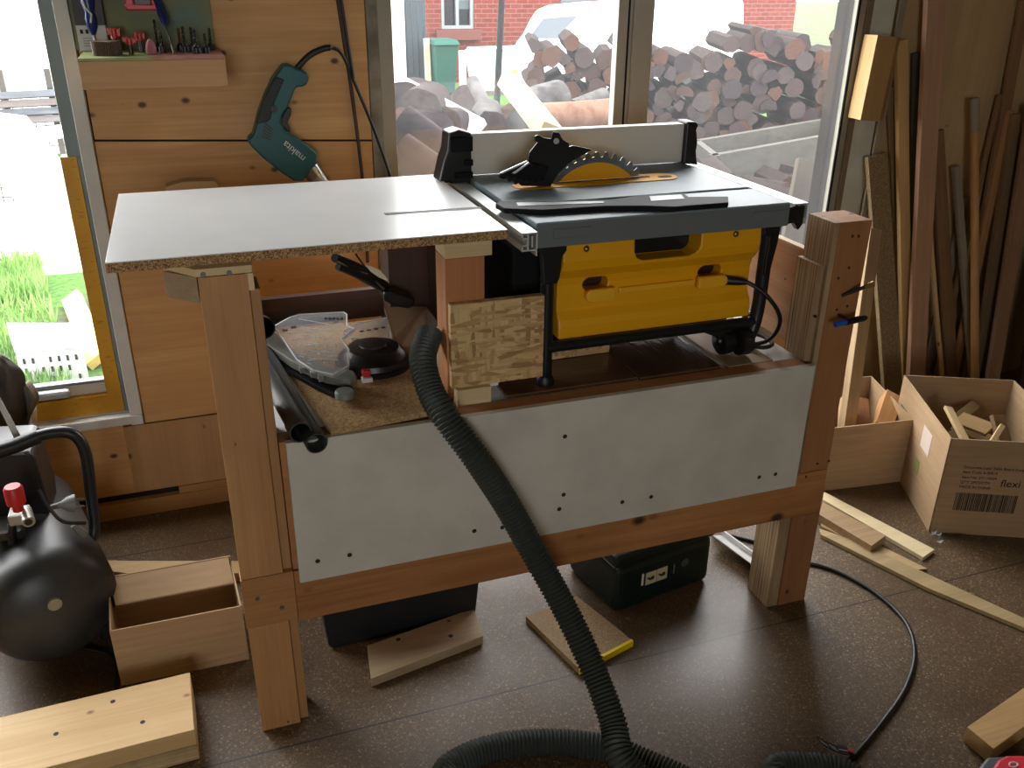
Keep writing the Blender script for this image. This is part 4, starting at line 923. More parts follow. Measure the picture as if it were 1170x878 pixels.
# red router bits
def router(px, top, yb, label, w_=.030):
    x = sx(px, 45, yb); zt_ = zz(px, top, yb)
    r = thing('router_bit', label, 'router bit', (x, yb, zs), 'red router bits on the wall shelf'); h_ = zt_-zs
    MB().cyl((x, yb, zs+.0005), (x, yb, zs+h_*.62), .0055, n=12).build('shank', M['dsteel'], r, smooth=True)
    mb = MB().obox((x, yb, zs+h_*.8), (w_, .012, h_*.26), Matrix.Rotation(.12, 3, 'Y')); mb.cyl((x, yb, zs+h_*.55), (x, yb, zs+h_*.95), .009, n=14); mb.obox((x, yb, zs+h_*.92), (w_*1.1, .007, h_*.1), Matrix.Rotation(.1, 3, 'Y'))
    mb.build('cutter', M['redp'], r, .001)
router(131.5, 31, 2.60, 'tallest red router bit, just right of the carton'); router(147.5, 42, 2.53, 'red router bit beside the flap wheel, front one'); router(160, 36, 2.60, 'red router bit with a grey shank left of the pink stone', .026)
x = sx(172.5, 55, 2.53); o = MB().lathe((x, 2.53, zs+.0003), (0, 0, 1), [(0, .010), (.002, .012), (.016, .0125), (.026, .010), (.034, .004), (.036, 0)], 20).build('grinding_stone', M['pinkstone'], None, smooth=60)
tag(o, 'pink pointed grinding stone standing on the wall shelf', 'grinding stone')
def bit(px, top, yb, label, base=.009, col=None, tall=1):
    x = sx(px, 45, yb); h_ = zz(px, top, yb)-zs; r = thing('drill_bit', label, 'drill bit', (x, yb, zs), 'small drill bits on the wall shelf')
    MB().lathe((x, yb, zs+.0005), (0, 0, 1), [(0, base), (.014, base), (.016, base*.6), (.020, base*.5), (.020, 0)], 12).build('collet', M['black'], r, smooth=35)
    n = 26; mb = MB()
    for s_ in (0, math.pi): mb.tube([(x+.0022*math.cos(k*.55+s_), yb+.0022*math.sin(k*.55+s_), zs+.018+(h_-.018)*k/n) for k in range(n+1)], .0016, 6)
    mb.build('fluted_shaft', col or M['dsteel'], r, smooth=True)
bit(179, 22, 2.62, 'tall thin drill bit right of the pink stone'); bit(184, 36, 2.56, 'shorter drill bit between the pink stone and the leaning blue screwdriver')
bit(205, 32, 2.62, 'drill bit with a reddish collar right of the blue screwdriver', col=plain('red_brown_steel', '6a3430', .5)); bit(210, 30, 2.57, 'drill bit right beside the reddish collared one')
bit(219, 31, 2.60, 'taller of the two close bits in the middle right of the shelf'); bit(223, 34, 2.52, 'nearer drill bit with the fat black base', .011); bit(234, 38, 2.53, 'second drill bit from the shelf right end'); bit(240, 32, 2.61, 'drill bit at the right end of the wall shelf')
# blue screwdrivers
a, b = at(199, 61, y=2.52), at(190, 30, y=2.60); c_ = at(178, -6, y=2.69)
sd = thing('screwdriver', 'blue handled screwdriver leaning against the shelf back with its steel shaft down', 'screwdriver', tuple(a))
MB().tube([V((a.x, a.y, zs+.001)), b], .003, 10).build('shaft', M['steel'], sd, smooth=True)
MB().tube([b, b.lerp(c_, .12), b.lerp(c_, .4), b.lerp(c_, .7), c_], [.004, .009, .0125, .010, .012], 14).build('handle', M['blue'], sd, smooth=True)
MB().tube([b.lerp(c_, .35)+V((-.004, -.0115, 0)), b.lerp(c_, .5)+V((.002, -.0125, 0)), b.lerp(c_, .7)+V((.004, -.0105, 0))], .0022, 8).build('white_stripe', M['paint_white'], sd, smooth=True)
a, b = at(109, 46, y=2.64), at(107, 40, y=2.645); c_ = at(98, -8, y=2.65)
sd = thing('screwdriver', 'fat blue handled screwdriver upright before the white carton', 'screwdriver', (a.x, 2.64, zs))
MB().tube([V((a.x, 2.642, zs+.002)), b], .004, 10).build('shaft', M['steel'], sd, smooth=True)
MB().tube([b, b.lerp(c_, .2), b.lerp(c_, .42), b.lerp(c_, .55), b.lerp(c_, .8), c_], [.005, .013, .014, .011, .017, .014], 14).build('handle', M['blue'], sd, smooth=True)
MB().tube([b.lerp(c_, .3)+V((.0, -.0145, 0)), b.lerp(c_, .5)+V((.005, -.0135, 0)), b.lerp(c_, .65)+V((-.006, -.015, 0)), b.lerp(c_, .9)+V((-.011, -.012, 0))], .0024, 8).build('white_stripe', M['paint_white'], sd, smooth=True)
rh = thing('bit_holder', 'red plastic holder with a grey middle hung above the wall shelf', 'holder', tuple(at(162, 12, y=2.68)))
p0, p1 = at(144, 12, y=2.68), at(182, 11, y=2.68); mb = MB().box(p0.x, p1.x, 2.672, 2.695, p0.z, p0.z+.012).box(p0.x, p0.x+.022, 2.672, 2.695, p0.z+.012, p0.z+.09).box(p1.x-.018, p1.x, 2.672, 2.695, p0.z+.012, p0.z+.09)
mb.build('red_shell', M['red_bright'], rh, .004); MB().box(p0.x+.023, p1.x-.019, 2.678, 2.695, p0.z+.013, p0.z+.088).build('grey_insert', M['saw_skirt'], rh, .002)

# drill
def qd(X, Yp, y): return tuple(at(270+X/4.877, 40+Yp/4.877, y=y))
yd = 2.62
dr = thing('power_drill', 'teal corded power drill hanging on the plywood wall above the white board', 'power drill', qd(300, 820, 2.65))
body = [(262, 168), (300, 165), (330, 185), (395, 208), (407, 240), (395, 275), (372, 292), (345, 290), (330, 300), (305, 360), (290, 400), (255, 450), (250, 490), (265, 525), (330, 572), (410, 628), (452, 660), (450, 715), (405, 780), (372, 818), (320, 815), (240, 760), (150, 688), (72, 612), (66, 585), (95, 560), (112, 500), (125, 440), (160, 345), (205, 245), (250, 185)]
MB().prism([qd(a, b, yd) for a, b in body], (0, .062, 0)).build('body', M['teal'], dr, .011, seg=4)
MB().prism([qd(a, b, yd-.003) for a, b in ((222, 232), (268, 250), (232, 330), (205, 400), (190, 470), (175, 482), (110, 500), (125, 440), (158, 350), (195, 268))], (0, .012, 0)).build('rubber_grip', M['tealgrip'], dr, .003)
MB().prism([qd(a, b, yd+.014) for a, b in ((288, 402), (308, 412), (303, 450), (285, 490), (300, 520), (305, 540), (285, 535), (262, 515), (246, 500), (256, 450))], (0, .03, 0)).build('trigger', M['black'], dr, .003)
c = V(qd(209, 412, yd)); MB().cyl((c.x, yd-.006, c.z), (c.x, yd, c.z), .0095, n=18).build('lock_button', M['black'], dr, smooth=35)
for k in range(5):
    MB().prism([qd(a, b, yd-.0012) for a, b in ((158+k*-4, 488+k*17), (204-k*3, 522+k*15), (202-k*3, 530+k*15), (155-k*4, 496+k*17))], (0, .003, 0)).build('vent_slot', M['black'], dr)
MB().tube([V(qd(405, 740, yd+.03)), V(qd(440, 785, yd+.03))], [.030, .026], 20).build('gear_collar', M['steel'], dr, smooth=True)
MB().tube([V(qd(430, 770, yd+.03)), V(qd(500, 860, yd+.03)), V(qd(560, 950, yd+.03))], [.0245, .021, .018], 20).build('gear_case', M['silver'], dr, smooth=True)
MB().tube([V(qd(560, 950, yd+.03)), V(qd(610, 1020, yd+.03))], .017, 16).build('chuck', M['dsteel'], dr, smooth=True)
a, b = V(qd(375, 685, yd)), V(qd(268, 600, yd)); m_ = axes(a.lerp(b, .5)+V((0, -.0006, 0)), a-b, (0, -1, 0))
# lettering reads along the motor axis
dirv = (V(qd(368, 680, yd))-V(qd(272, 600, yd))).normalized()
m_ = axes(V(qd(322, 648, yd-.0004)), -dirv, (0, -1, 0)); text('lettering', 'makita', .027, M['paint_white'], dr, m_, .0006)
cpt = spline([V(qd(335, 190, yd+.03)), V(qd(400, 120, yd+.03)), V(qd(470, 82, yd+.03)), V(qd(530, 72, yd+.03)), V(qd(590, 110, yd+.04)), at(404, 92, y=2.675), at(428, 150, y=2.685), at(447, 205, y=2.69), at(455, 245, y=2.69)], 8)
MB().tube(cpt, [.0085 if i < 24 else .0048 for i in range(len(cpt))], 10).build('supply_cord', M['rubber'], dr, smooth=True)
o = MB().tube(spline([at(384, -12, y=2.69), at(392, 40, y=2.69), at(401, 100, y=2.695), at(409, 160, y=2.695), at(416, 225, y=2.695), at(420, 300, y=2.695)], 8), .0052, 10).build('hanging_cord', plain('brown_rubber', '38241c', .5), None, smooth=True)
tag(o, 'dark brown cord hanging straight down the plywood wall by the window', 'cord')
o = MB().tube(spline([at(388, -12, y=2.68), at(396, 40, y=2.68), at(404, 90, y=2.662)], 8), .0045, 10).build('hanging_cord', M['rubber'], None, smooth=True)
tag(o, 'black cord twisted round the top of the brown one', 'cord')
o = MB().prism([at(a, b, y=2.66) for a, b in ((189, 222), (189, 214), (210, 207.5), (245, 207), (249, 212), (249, 222))], (0, .049, 0)).build('wall_cleat', M['pale']('x'), None, .001)
tag(o, 'pale pine cleat on the plywood wall peeping over the rear edge of the white board', 'cleat')

# ================================================================ LUMBER AGAINST THE WALL, RIGHT
hb = MB().prism([at(968.5, 134, y=2.695), at(983, 137.5, y=2.60), at(1005, 139, y=2.60), at(1010, 136, y=2.695)], V(at(1003, 40, y=2.60))-V(at(983, 137.5, y=2.60))).build('timber_block', wood('9c7a4c', 'bc9662', 'z', .05), None, .0015)
tag(hb, 'short pale timber block fixed beside the right edge of the window', 'timber block')
def lean(name, label, top, low, wpx, d_, mat, yt=2.685, yb=2.60, cat='board', group='boards leaning on the back wall', zend=.004):
    p1 = at(*top, y=yt); p0 = at(*low, y=yb); dv = p0-p1
    if p0.z > zend: p0 = p1+dv*((p1.z-zend)/(p1.z-p0.z))
    p0 = p0 + (p1-p0).normalized()*(.004+d_*.1)
    dep = (p1-CAM).dot(_f); w_ = wpx*dep/FPX
    if callable(mat): mat = mat('z')
    return tag(stick(name, p0, p1, w_, d_, mat), label, cat, group)
lean('lumber_board', 'broad brown particleboard strip leaning right behind the right post', (1001, 177), (1019, 440), 27, .02, M['rough_chip'], 2.665, 2.52)
lean('lumber_board', 'pale pine stick leaning between the particleboard strip and the tall pinkish board', (1029, 46), (1035, 425), 15, .02, wood('b8945e', 'd6b27c', 'z', .0), 2.68, 2.60)
o = lean('lumber_board', 'tall pinkish board with a pale left edge running out of the picture top', (1069, -25), (1046, 430), 26, .022, M['pink'], 2.66, 2.54)
lean('lumber_board', 'narrow dark board behind the pine stick and the pinkish board', (1046, 60), (1042, 300), 10, .012, wood('3f3a30', '5a5242', 'z', 0), 2.695, 2.68)
lean('lumber_board', 'thin weathered plywood strip at the edge of the grey wall', (1036, -20), (1000, 176), 9, .01, M['grey'], 2.69, 2.68)
lean('lumber_board', 'narrow brown lath between the weathered strip and the pine stick', (1016, 100), (1026, 260), 11, .01, wood('7a6240', '947a52', 'z', 0), 2.698, 2.69)
lean('lumber_board', 'very thin pale lath right of the pinkish board', (1056, 190), (1076, 430), 5, .012, M['pine'], 2.67, 2.58)
lean('lumber_board', 'brown board just right of the thin pale lath', (1070, 150), (1087, 430), 17, .016, M['brown'], 2.69, 2.62)
lean('lumber_board', 'weathered grey stake with a split top', (1092, 190), (1111, 428), 9, .016, M['grey'], 2.66, 2.57)
p1, p0 = at(1113.5, 112, y=2.64), at(1114, 430, y=2.50); p0 = p1+(p0-p1)*((p1.z-.004)/(p1.z-p0.z)); dw = thing('wooden_pole', 'round orange-brown wooden pole with a bound grey tip', 'pole', tuple(p0))
MB().tube([p0, p1.lerp(p0, .10)], .0155, 16).build('shaft', wood('a87c48', 'c89c60', 'z', 0), dw, smooth=True); MB().tube([p1.lerp(p0, .10), p1.lerp(p0, .03), p1], [.0165, .018, .016], 16).build('bound_tip', M['grey']('z'), dw, smooth=True)
lean('lumber_board', 'thin lath leaning left from beside the pole tip', (1142, 108), (1118, 215), 7, .01, M['brown'], 2.69, 2.675)
lean('lumber_board', 'orange brown lath slanting behind the round pole', (1154, 126), (1117, 300), 11, .014, wood('a07448', 'c4966a', 'z', 0), 2.675, 2.65)
lean('lumber_board', 'long brown board slanting down from the top right corner', (1178, -40), (1132, 215), 15, .016, M['brown'], 2.695, 2.675)
lean('lumber_board', 'dusky slanting board nearest the round pole on its right', (1160, 130), (1120, 400), 12, .02, wood('786044', '967c5a', 'z', 0), 2.66, 2.60)
lean('lumber_board', 'slanting dark plank second from the dark red sheet', (1172, 150), (1128, 430), 14, .014, wood('3c2c20', '54402e', 'z', 0), 2.64, 2.57)
lean('lumber_board', 'wide pinkish plank lying over the dark red sheet', (1182, 120), (1134, 430), 20, .018, wood('86664e', 'a48264', 'z', 0), 2.62, 2.52)
lean('lumber_board', 'wide dark red stained sheet leaning at the right edge', (1262, 90), (1200, 440), 110, .015, wood('2e1610', '44241a', 'z', 0, .5), 2.60, 2.46)
lean('lumber_board', 'short grey board crossing low behind the stake', (1104, 225), (1080, 330), 12, .01, M['grey'], 2.699, 2.69)
lean('lumber_board', 'light timber length rising behind the right post', (998, 262), (972, 455), 17, .03, wood('937a58', 'b89c74', 'z', 0), 2.45, 2.25)
# ================================================================ OUTSIDE
gz = -.4
gnd = MB().box(-30, 60, 2.87, 70, gz-.3, gz).build('ground', ground_mat(), None); gnd['kind'] = 'structure'
for v in gnd.data.vertices: v.co += gnd.location
gnd.location = (0, 0, 0)
B(-6, 8, -30, -2.71, gz-.05, -.02).build('driveway', plain('driveway_concrete', '8f8c86', .9), None, kind='structure')
# grass seen through the left window
mb = MB(); rr = random.Random(11)
for k in range(9000):
    y = 4.3+3.0*rr.random()**1.1; x = -.16*y-rr.random()*.10*y+.02
    if 5.7 < y < 6.3 and rr.random() < .8: continue
    h_ = rr.uniform(.05, .16); a = rr.uniform(0, 6.3); l = rr.uniform(-.05, .05)
    p = V((x, y, gz)); s_ = V((math.cos(a), math.sin(a), 0))*.006; t_ = V((l, rr.uniform(-.05, .05), h_))
    mb.add([p-s_, p+s_, p+s_*.6+t_*.6, p+t_, p-s_*.6+t_*.6], [(0, 1, 2, 3, 4)])
gm_ = N('grass_blades'); f_ = gm_.noise(gm_.coord((1, 1, 1)), 3, 3); gm_.base(gm_.ramp(f_, [(.3, '55802f'), (.7, '8cb060')])); gm_.set(.7)
g = mb.build('grass', gm_.m, None); tag(g, 'rough green grass growing outside the left window', 'grass'); g['kind'] = 'stuff'
glare_mud = B(-9, -.75, 6.9, 11.5, gz, gz+.012).build('path', plain('glare_pale_mud', 'b8b4ac', .9), None, kind='structure')  # slab for overexposed mud, no real path; glare put into its colour
# white crate under the left window
ctp = at(66, 447, z=gz+.01); wc = thing('white_crate', 'white slotted plastic crate on the ground outside the left window', 'crate', tuple(ctp))
wm = plain('white_plastic', 'd8d8d8', .5)
P = [at(28, 447, z=gz), at(103, 440, z=gz), at(98, 386, z=gz), at(27, 386, z=gz)]
MB().prism([P[0], P[1], P[1]+V((0, 0, .22)), P[0]+V((0, 0, .22))], (0, .01, 0)).build('front_wall', wm, wc)
MB().prism([P[2]-V((0, .35, 0)), P[3]-V((0, .35, 0)), P[3]+V((0, -.35, .22)), P[2]+V((0, -.35, .22))], (0, .01, 0)).build('rear_wall', wm, wc)
MB().prism([P[0]+V((0, 0, .2)), P[1]+V((0, 0, .2)), P[2]+V((0, -.34, .2)), P[3]+V((0, -.34, .2))], (0, 0, .02)).build('lid', wm, wc)
for i in range(7):
    for j in range(3):
        if (i*7+j*3) % 5 == 0: continue
        u = .08+.13*i; a = P[0].lerp(P[1], u)+V((0, -.002, .04+.055*j)); MB().box(a.x, a.x+.012, a.y-.003, a.y, a.z, a.z+.03).build('slot', M['dsteel'], wc)
for i in range(6):
    for j in range(4):
        a = P[0].lerp(P[1], .1+.15*i).lerp(P[3].lerp(P[2], .1+.15*i)-V((0, .34, 0)), .12+.22*j)
        if (i+j*2) % 3: MB().box(a.x, a.x+.012, a.y, a.y+.035, gz+.2201, gz+.222).build('slot', M['dsteel'], wc)
def post2(name, label, cat, p0, p1, w_, d_, mat, group=None, up=(0, -1, .3)):
    return tag(stick(name, V(p0), V(p1), w_, d_, mat, up), label, cat, group)
post2('painted_plank', 'yellowish plank lying in the grass outside the left window', 'plank', at(82, 340, z=gz+.05), at(112, 412, z=gz+.05), .12, .05, wood('d8b458', 'f0d284', 'z', 0))
post2('white_board', 'broad white board propped diagonally outside the left window', 'board', at(-25, 128, y=7.6), at(76, 246, z=gz+.03), .70, .03, wm, up=(0, -.25, 1))
post2('white_board', 'white board rail crossing behind the diagonal board outside', 'board', at(-30, 163, y=9.15), at(88, 148, y=9.15), .11, .05, wm); 
# stacked slats behind
for k, (py, c) in enumerate(((108, '34383e'), (118, '4a3e36'), (128, '2a3038'), (137, '483e38'))):
    a, b = at(-25, py+3, y=9.335), at(88, py-3, y=9.335); post2('grey_batten', ('topmost', 'second', 'third', 'lowest')[k]+' of the grey slats stacked outside the left window', 'slat', a, b, .06, .05, wood(c, '5a5c60', 'z', 0, .9), 'slats stacked outside the left window')
st = thing('slat_rack', 'dark mesh rack carrying the stacked slats outside the left window', 'rack', (-1.4, 9.4, gz))
for xx in (-1.95, -1.5, -1.12): MB().box(xx, xx+.05, 9.36, 9.42, gz, .78).build('upright', M['dsteel'], st)
mb = MB()
for k in range(10): mb.box(-2.0, -1.05, 9.40, 9.405, gz+.05+k*.09, gz+.06+k*.09)
for k in range(12): mb.box(-2.0+k*.08, -1.99+k*.08, 9.405, 9.41, gz, .55)
mb.build('wire_mesh', M['dsteel'], st)
sh_ = thing('white_shed', 'white weatherboard shed far outside the left window', 'shed', (-3.2, 12, gz))
MB().box(-6.5, -.2, 12, 15, gz, 2.6).build('wall', wm, sh_); MB().prism([(-6.8, 11.8, 2.6), (.1, 11.8, 2.6), (.1, 13.5, 3.4), (-6.8, 13.5, 3.4)], (0, 0, .08)).build('roof', wm, sh_)
mb = MB()
for k in range(14): mb.box(-6.5, -.2, 11.985, 12, gz+.2*k+.185, gz+.2*k+.2)
mb.build('weatherboards', wm, sh_)

# brick house
hs = thing('brick_house', 'red brick house beyond the yard with an aluminium window', 'house', (9, 21, gz))
Yh = 18.
xa = at(487, 20, y=Yh).x
wa, wb = at(504, 0, y=Yh).x, at(541, 0, y=Yh).x; wz = at(520, 33, y=Yh).z
hw = MB().box(xa, wa, Yh, Yh+.3, gz, 5).box(wa, wb, Yh, Yh+.3, gz, wz).box(wa, wb, Yh, Yh+.3, wz+1.4, 5).box(wb, 13, Yh, Yh+.3, gz, 5).build('brick_wall', brick_mat(), hs)
MB().box(wa, wa+.06, Yh+.02, Yh+.1, wz, wz+1.4).box(wb-.06, wb, Yh+.02, Yh+.1, wz, wz+1.4).box(wa+.06, wb-.06, Yh+.02, Yh+.1, wz, wz+.06).box((wa+wb)/2-.03, (wa+wb)/2+.03, Yh+.02, Yh+.1, wz+.06, wz+1.4).build('window_frame', M['saw_skirt'], hs)
MB().box(wa, wb, Yh+.12, Yh+.14, wz, wz+1.4).build('window_pane', plain('dark_window_pane', '0e1418', .1), hs)
MB().box((wa+wb)/2+.03, wb-.06, Yh+.11, Yh+.12, wz+.35, wz+1.4).build('blind', plain('blind_grey_green', '3a4848', .6), hs)
MB().box(wa-.12, wb+.12, Yh-.12, Yh+.02, wz-.2, wz-.02).build('brick_sill', plain('sill_brick', '542a22', .8), hs)
x2, x3 = at(640, 5, y=Yh).x, at(676, 5, y=Yh).x; zb = at(660, 9, y=Yh).z
MB().box(x2, x3, Yh-.02, Yh, zb, zb+1.2).build('window_pane', plain('dark_window_pane2', '262e34', .15), hs)
MB().box(xa-.5, 13.5, Yh-.5, Yh+5, 5, 5.1).build('roof_edge', wm, hs)
# dark weatherboard wall at left of the house
gw = thing('garage_wall', 'blue grey boarded wall left of the brick house', 'shed wall', (4.1, 17, gz))
xL, xR = at(462, 50, y=16.5).x, at(487, 50, y=16.5).x
MB().box(xL, xR, 16.5, 16.7, gz, 4).build('boarding', plain('blue_grey_boards', '333c42', .7), gw); MB().box(xL-.3, xL-.002, 16.42, 16.7, gz, 4).build('white_corner_post', wm, gw)
for k in range(4): MB().box(xL+.1*k+.05, xL+.1*k+.06, 16.49, 16.5, gz, 4).build('board_joint', M['dsteel'], gw)
p0 = at(490, 111, y=16.1); post2('fence_post', 'thin pale timber post beside the wheelie bin', 'post', (p0.x, 16.1, gz), tuple(at(487, 44, y=16.1)), .09, .09, M['grey']('z'))
# wheelie bin
bx0, bx1 = at(497, 80, y=15.8).x, at(525, 80, y=15.8).x; bw = bx1-bx0; xm = (bx0+bx1)/2
wb_ = thing('wheelie_bin', 'dark green wheelie bin standing by the brick house', 'bin', (xm, 16.1, gz)); gr = plain('bin_green', '22463d', .6)
def frus(x0, x1, y0, y1, z0, X0_, X1_, Y0_, Y1_, z1):
    return MB().add([(x0, y0, z0), (x1, y0, z0), (x1, y1, z0), (x0, y1, z0), (X0_, Y0_, z1), (X1_, Y0_, z1), (X1_, Y1_, z1), (X0_, Y1_, z1)], [(0, 3, 2, 1), (4, 5, 6, 7), (0, 1, 5, 4), (1, 2, 6, 5), (2, 3, 7, 6), (3, 0, 4, 7)])
frus(xm-bw*.36, xm+bw*.36, 15.9, 16.25, gz+.05, xm-bw*.48, xm+bw*.48, 15.8, 16.35, gz+.86).build('body', gr, wb_, .02)
frus(xm-bw*.56, xm+bw*.56, 15.75, 16.4, gz+.865, xm-bw*.45, xm+bw*.45, 15.85, 16.35, gz+.95).build('lid', gr, wb_, .02)
for s_ in (-1, 1): MB().lathe((xm+s_*bw*.40-.03, 16.28, gz+.11), (1, 0, 0), [(0, .0), (0, .11), (.06, .11), (.06, 0)], 20).build('wheel', M['rubber'], wb_, smooth=35)
MB().box(xm-bw*.4, xm+bw*.4, 16.42, 16.46, gz+.88, gz+.92).build('handle', gr, wb_)
o = MB().lathe((xm+bw*.62, 15.4, gz), (0, 0, 1), [(0, .12), (.2, .13), (.24, .10), (.24, 0)], 14).build('bucket', M['black2'], None, smooth=35); tag(o, 'small dark bucket at the foot of the wheelie bin', 'bucket')
# old window sash leaning
A = [at(534, 57, y=11.6), at(590, 55, y=11.6), at(592, 101, y=11.3), at(541, 101, y=11.3)]
sc_ = thing('window_sash', 'old white framed window sash leaning in the yard by the pole', 'window sash', tuple(A[3].lerp(A[2], .5)))
mb = MB()
for i in range(4):
    a, b = A[i], A[(i+1) % 4]; mb.tube([a, b], .032, 4)
mb.build('frame', wm, sc_)
MB().prism(A, (0, .01, 0)).build('glazing', plain('greenish_glazing', '5a7a70', .3), sc_)
zl = A[3].z; 
for a in (A[2], A[3]): MB().tube([a, V((a.x, a.y-.05, gz))], .03, 6).build('support_leg', wm, sc_)
o = tag(stick('grey_post', tuple(V((at(530, 100, y=11.2).x, 11.2, gz))), tuple(at(528, 58, y=11.2)), .07, .07, M['paint_white'], (0, -1, 0)), 'pale leaning side bar left of the old window sash', 'bar')
# pole
pb = at(567.5, 122, y=6.6); pt = at(576, -60, y=6.6)
o = MB().tube([V((pb.x-.02, 6.6, gz)), pb, pt], .024, 12).build('steel_pole', matte(M['black2']), None, smooth=35); tag(o, 'thin dark steel pole standing in the yard', 'pole')
# white van behind the wood pile
Yc = 12.5
def vc(px, py, y=Yc): return tuple(at(px, py, y=y))
van = thing('white_vehicle', 'white vehicle with a sloping windscreen parked behind the firewood stack', 'vehicle', (6.5, 13, gz))
out = [(588, 60), (598, 48), (608, 28), (616, 16), (632, 10), (675, 6), (740, 2), (850, 0), (850, 110), (588, 110)]
P = [vc(a, b) for a, b in out]; P = [(x, y, z) for x, y, z in P]; P[-1] = (P[-1][0], Yc, gz+.3); P[-2] = (P[-2][0], Yc, gz+.3)
MB().prism(P, (.58, 1.6, 0)).build('body', wm, van, .05, seg=3)
MB().prism([vc(a, b, Yc-.01) for a, b in ((604, 44), (621, 21), (660, 18), (645, 34), (640, 44))], (0, .02, 0)).build('side_window', plain('car_glass', '343e48', .12), van)
for x in (5.2, 7.4): MB().lathe((x, Yc-.02, gz+.32), (0, 1, 0), [(0, 0), (0, .30), (.02, .32), (.2, .32), (.2, 0)], 28).build('wheel', M['rubber'], van, smooth=35)

# ---------------------------------------------------------------- firewood stack
bark = matte(plain('bark_dark', '2a2320', .9, var=.05)); ends = []
for k, (c1, c2) in enumerate((('241d1c', '423635'), ('281e1e', '42322c'), ('1e1a1b', '383032'), ('30211c', '4e372c'), ('282323', '463c3c'))):
    n = N('log_end_%d' % k); f_ = n.noise(n.coord((1, .2, 1)), 22, 5, 1.2); n.base(n.ramp(f_, [(.3, c1), (.7, c2)])); ends.append(matte(n.set(.9)))
def logmesh(r, L, kind, seed, rough=.09):
    rr = random.Random(seed); n = 16; pts = []
    for k in range(n):
        a = 2*math.pi*k/n; q = r*(1+rr.uniform(-rough, rough)); x, z = q*math.cos(a), q*math.sin(a)
        if kind == 1: z = max(z, -r*.15)
        if kind == 2:
            if x < -.1*r: x = -.1*r+(x+.1*r)*.15
            if z < -.2*r: z = -.2*r+(z+.2*r)*.2
        pts.append((x, z))
    mb = MB(); vs = [(x*1.0, 0, z*1.0) for x, z in pts]+[(x*(1+rr.uniform(-.05, .05)), L/2, z*(1+rr.uniform(-.05, .05))) for x, z in pts]+[(x, L, z) for x, z in pts]
    mb.cur = 0; mb.add(vs, [(k, k+n, (k+1) % n+n, (k+1) % n) for k in range(n)]+[(k+n, k+2*n, (k+1) % n+2*n, (k+1) % n+n) for k in range(n)])
    mb.cur = 1; mb.add(vs, [tuple(range(n)), tuple(range(3*n-1, 2*n-1, -1))]); return mb
protos = []
for k in range(10):
    o = logmesh(.5, 1., 0 if k < 6 else (1 if k < 8 else 2), k, .10).build('firewood_log', [bark, ends[k % 5]], None, smooth=35); protos.append(o)
lab = 'split firewood log lying end-on in the tall stack outside the right window'
def place_log(p, r, L, rz, k, label=lab, group='firewood logs in the tall stack', tilt=None):
    src = protos[k % 10]; o = src.copy(); C.objects.link(o); o.location = p
    o.scale = (2*r, L, 2*r*random.uniform(.96, 1.04)); o.rotation_euler = (0, tilt if tilt is not None else random.uniform(0, 6.3), rz) if True else 0
    tag(o, label, 'firewood log', group); return o
cnt = 0; x0s = at(594, 80, y=7.5).x; x1s = 6.3
def topz(x):
    t = (x-x0s)/(x1s-x0s)
    z = 1.16+.03*math.sin(x*5)+.03*math.sin(x*13)
    if x < x0s+.15: z -= .14
    if 4.62 < x < 5.5: z += .10+.05*math.sin(x*9)
    if 3.9 < x < 4.25: z -= .02
    return z
row = 0; z = .075
_sl = thing('sleeper_base', 'dark timber sleepers carrying the firewood stack', 'sleeper', (4.3, 7.6, gz))
U_ = V((.941, -.339, 0)); W_ = V((.339, .941, 0)); S0 = at(592, 80, y=8.0); S0.z = 0
def proj(p):
    d = V(p)-CAM; zc = d.dot(_f); return 585+FPX*d.dot(RT)/zc, 439-FPX*d.dot(UP)/zc
prof_ = [(585, 62), (603, 47), (640, 40), (700, 44), (745, 46), (775, 52), (800, 50), (828, 44), (845, 32), (880, 29), (900, 27), (915, 38), (945, 35), (1100, 40)]
def fits(t, z, r):
    px, py = proj(S0+U_*t+V((0, 0, z+r)))
    for (a, pa), (b, pb) in zip(prof_, prof_[1:]):
        if a <= px <= b: return py > pa+(pb-pa)*(px-a)/(b-a)-1.5
    return px > 585
while z < 1.4 and cnt < 285:
    x = .06+(row % 2)*.08
    while x < 3.75:
        r = random.uniform(.068, .088)
        if fits(x, z, .07) and cnt < 285:
            place_log(S0+U_*(x+random.uniform(-.02, .02))+W_*random.uniform(-.07, .07)+V((0, 0, z+random.uniform(-.01, .01))), r, random.uniform(.75, .85), -.346+random.uniform(-.05, .05), random.randrange(10)); cnt += 1
        x += r*1.70
    z += .116; row += 1
for k in range(3): MB().prism([S0+W_*(.05+k*.28)+V((0, 0, gz)), S0+W_*(.05+k*.28)+U_*3.8+V((0, 0, gz)), S0+W_*(.05+k*.28)+U_*3.8+V((0, 0, -.015)), S0+W_*(.05+k*.28)+V((0, 0, -.015))], W_*.22).build('sleeper', bark, _sl)
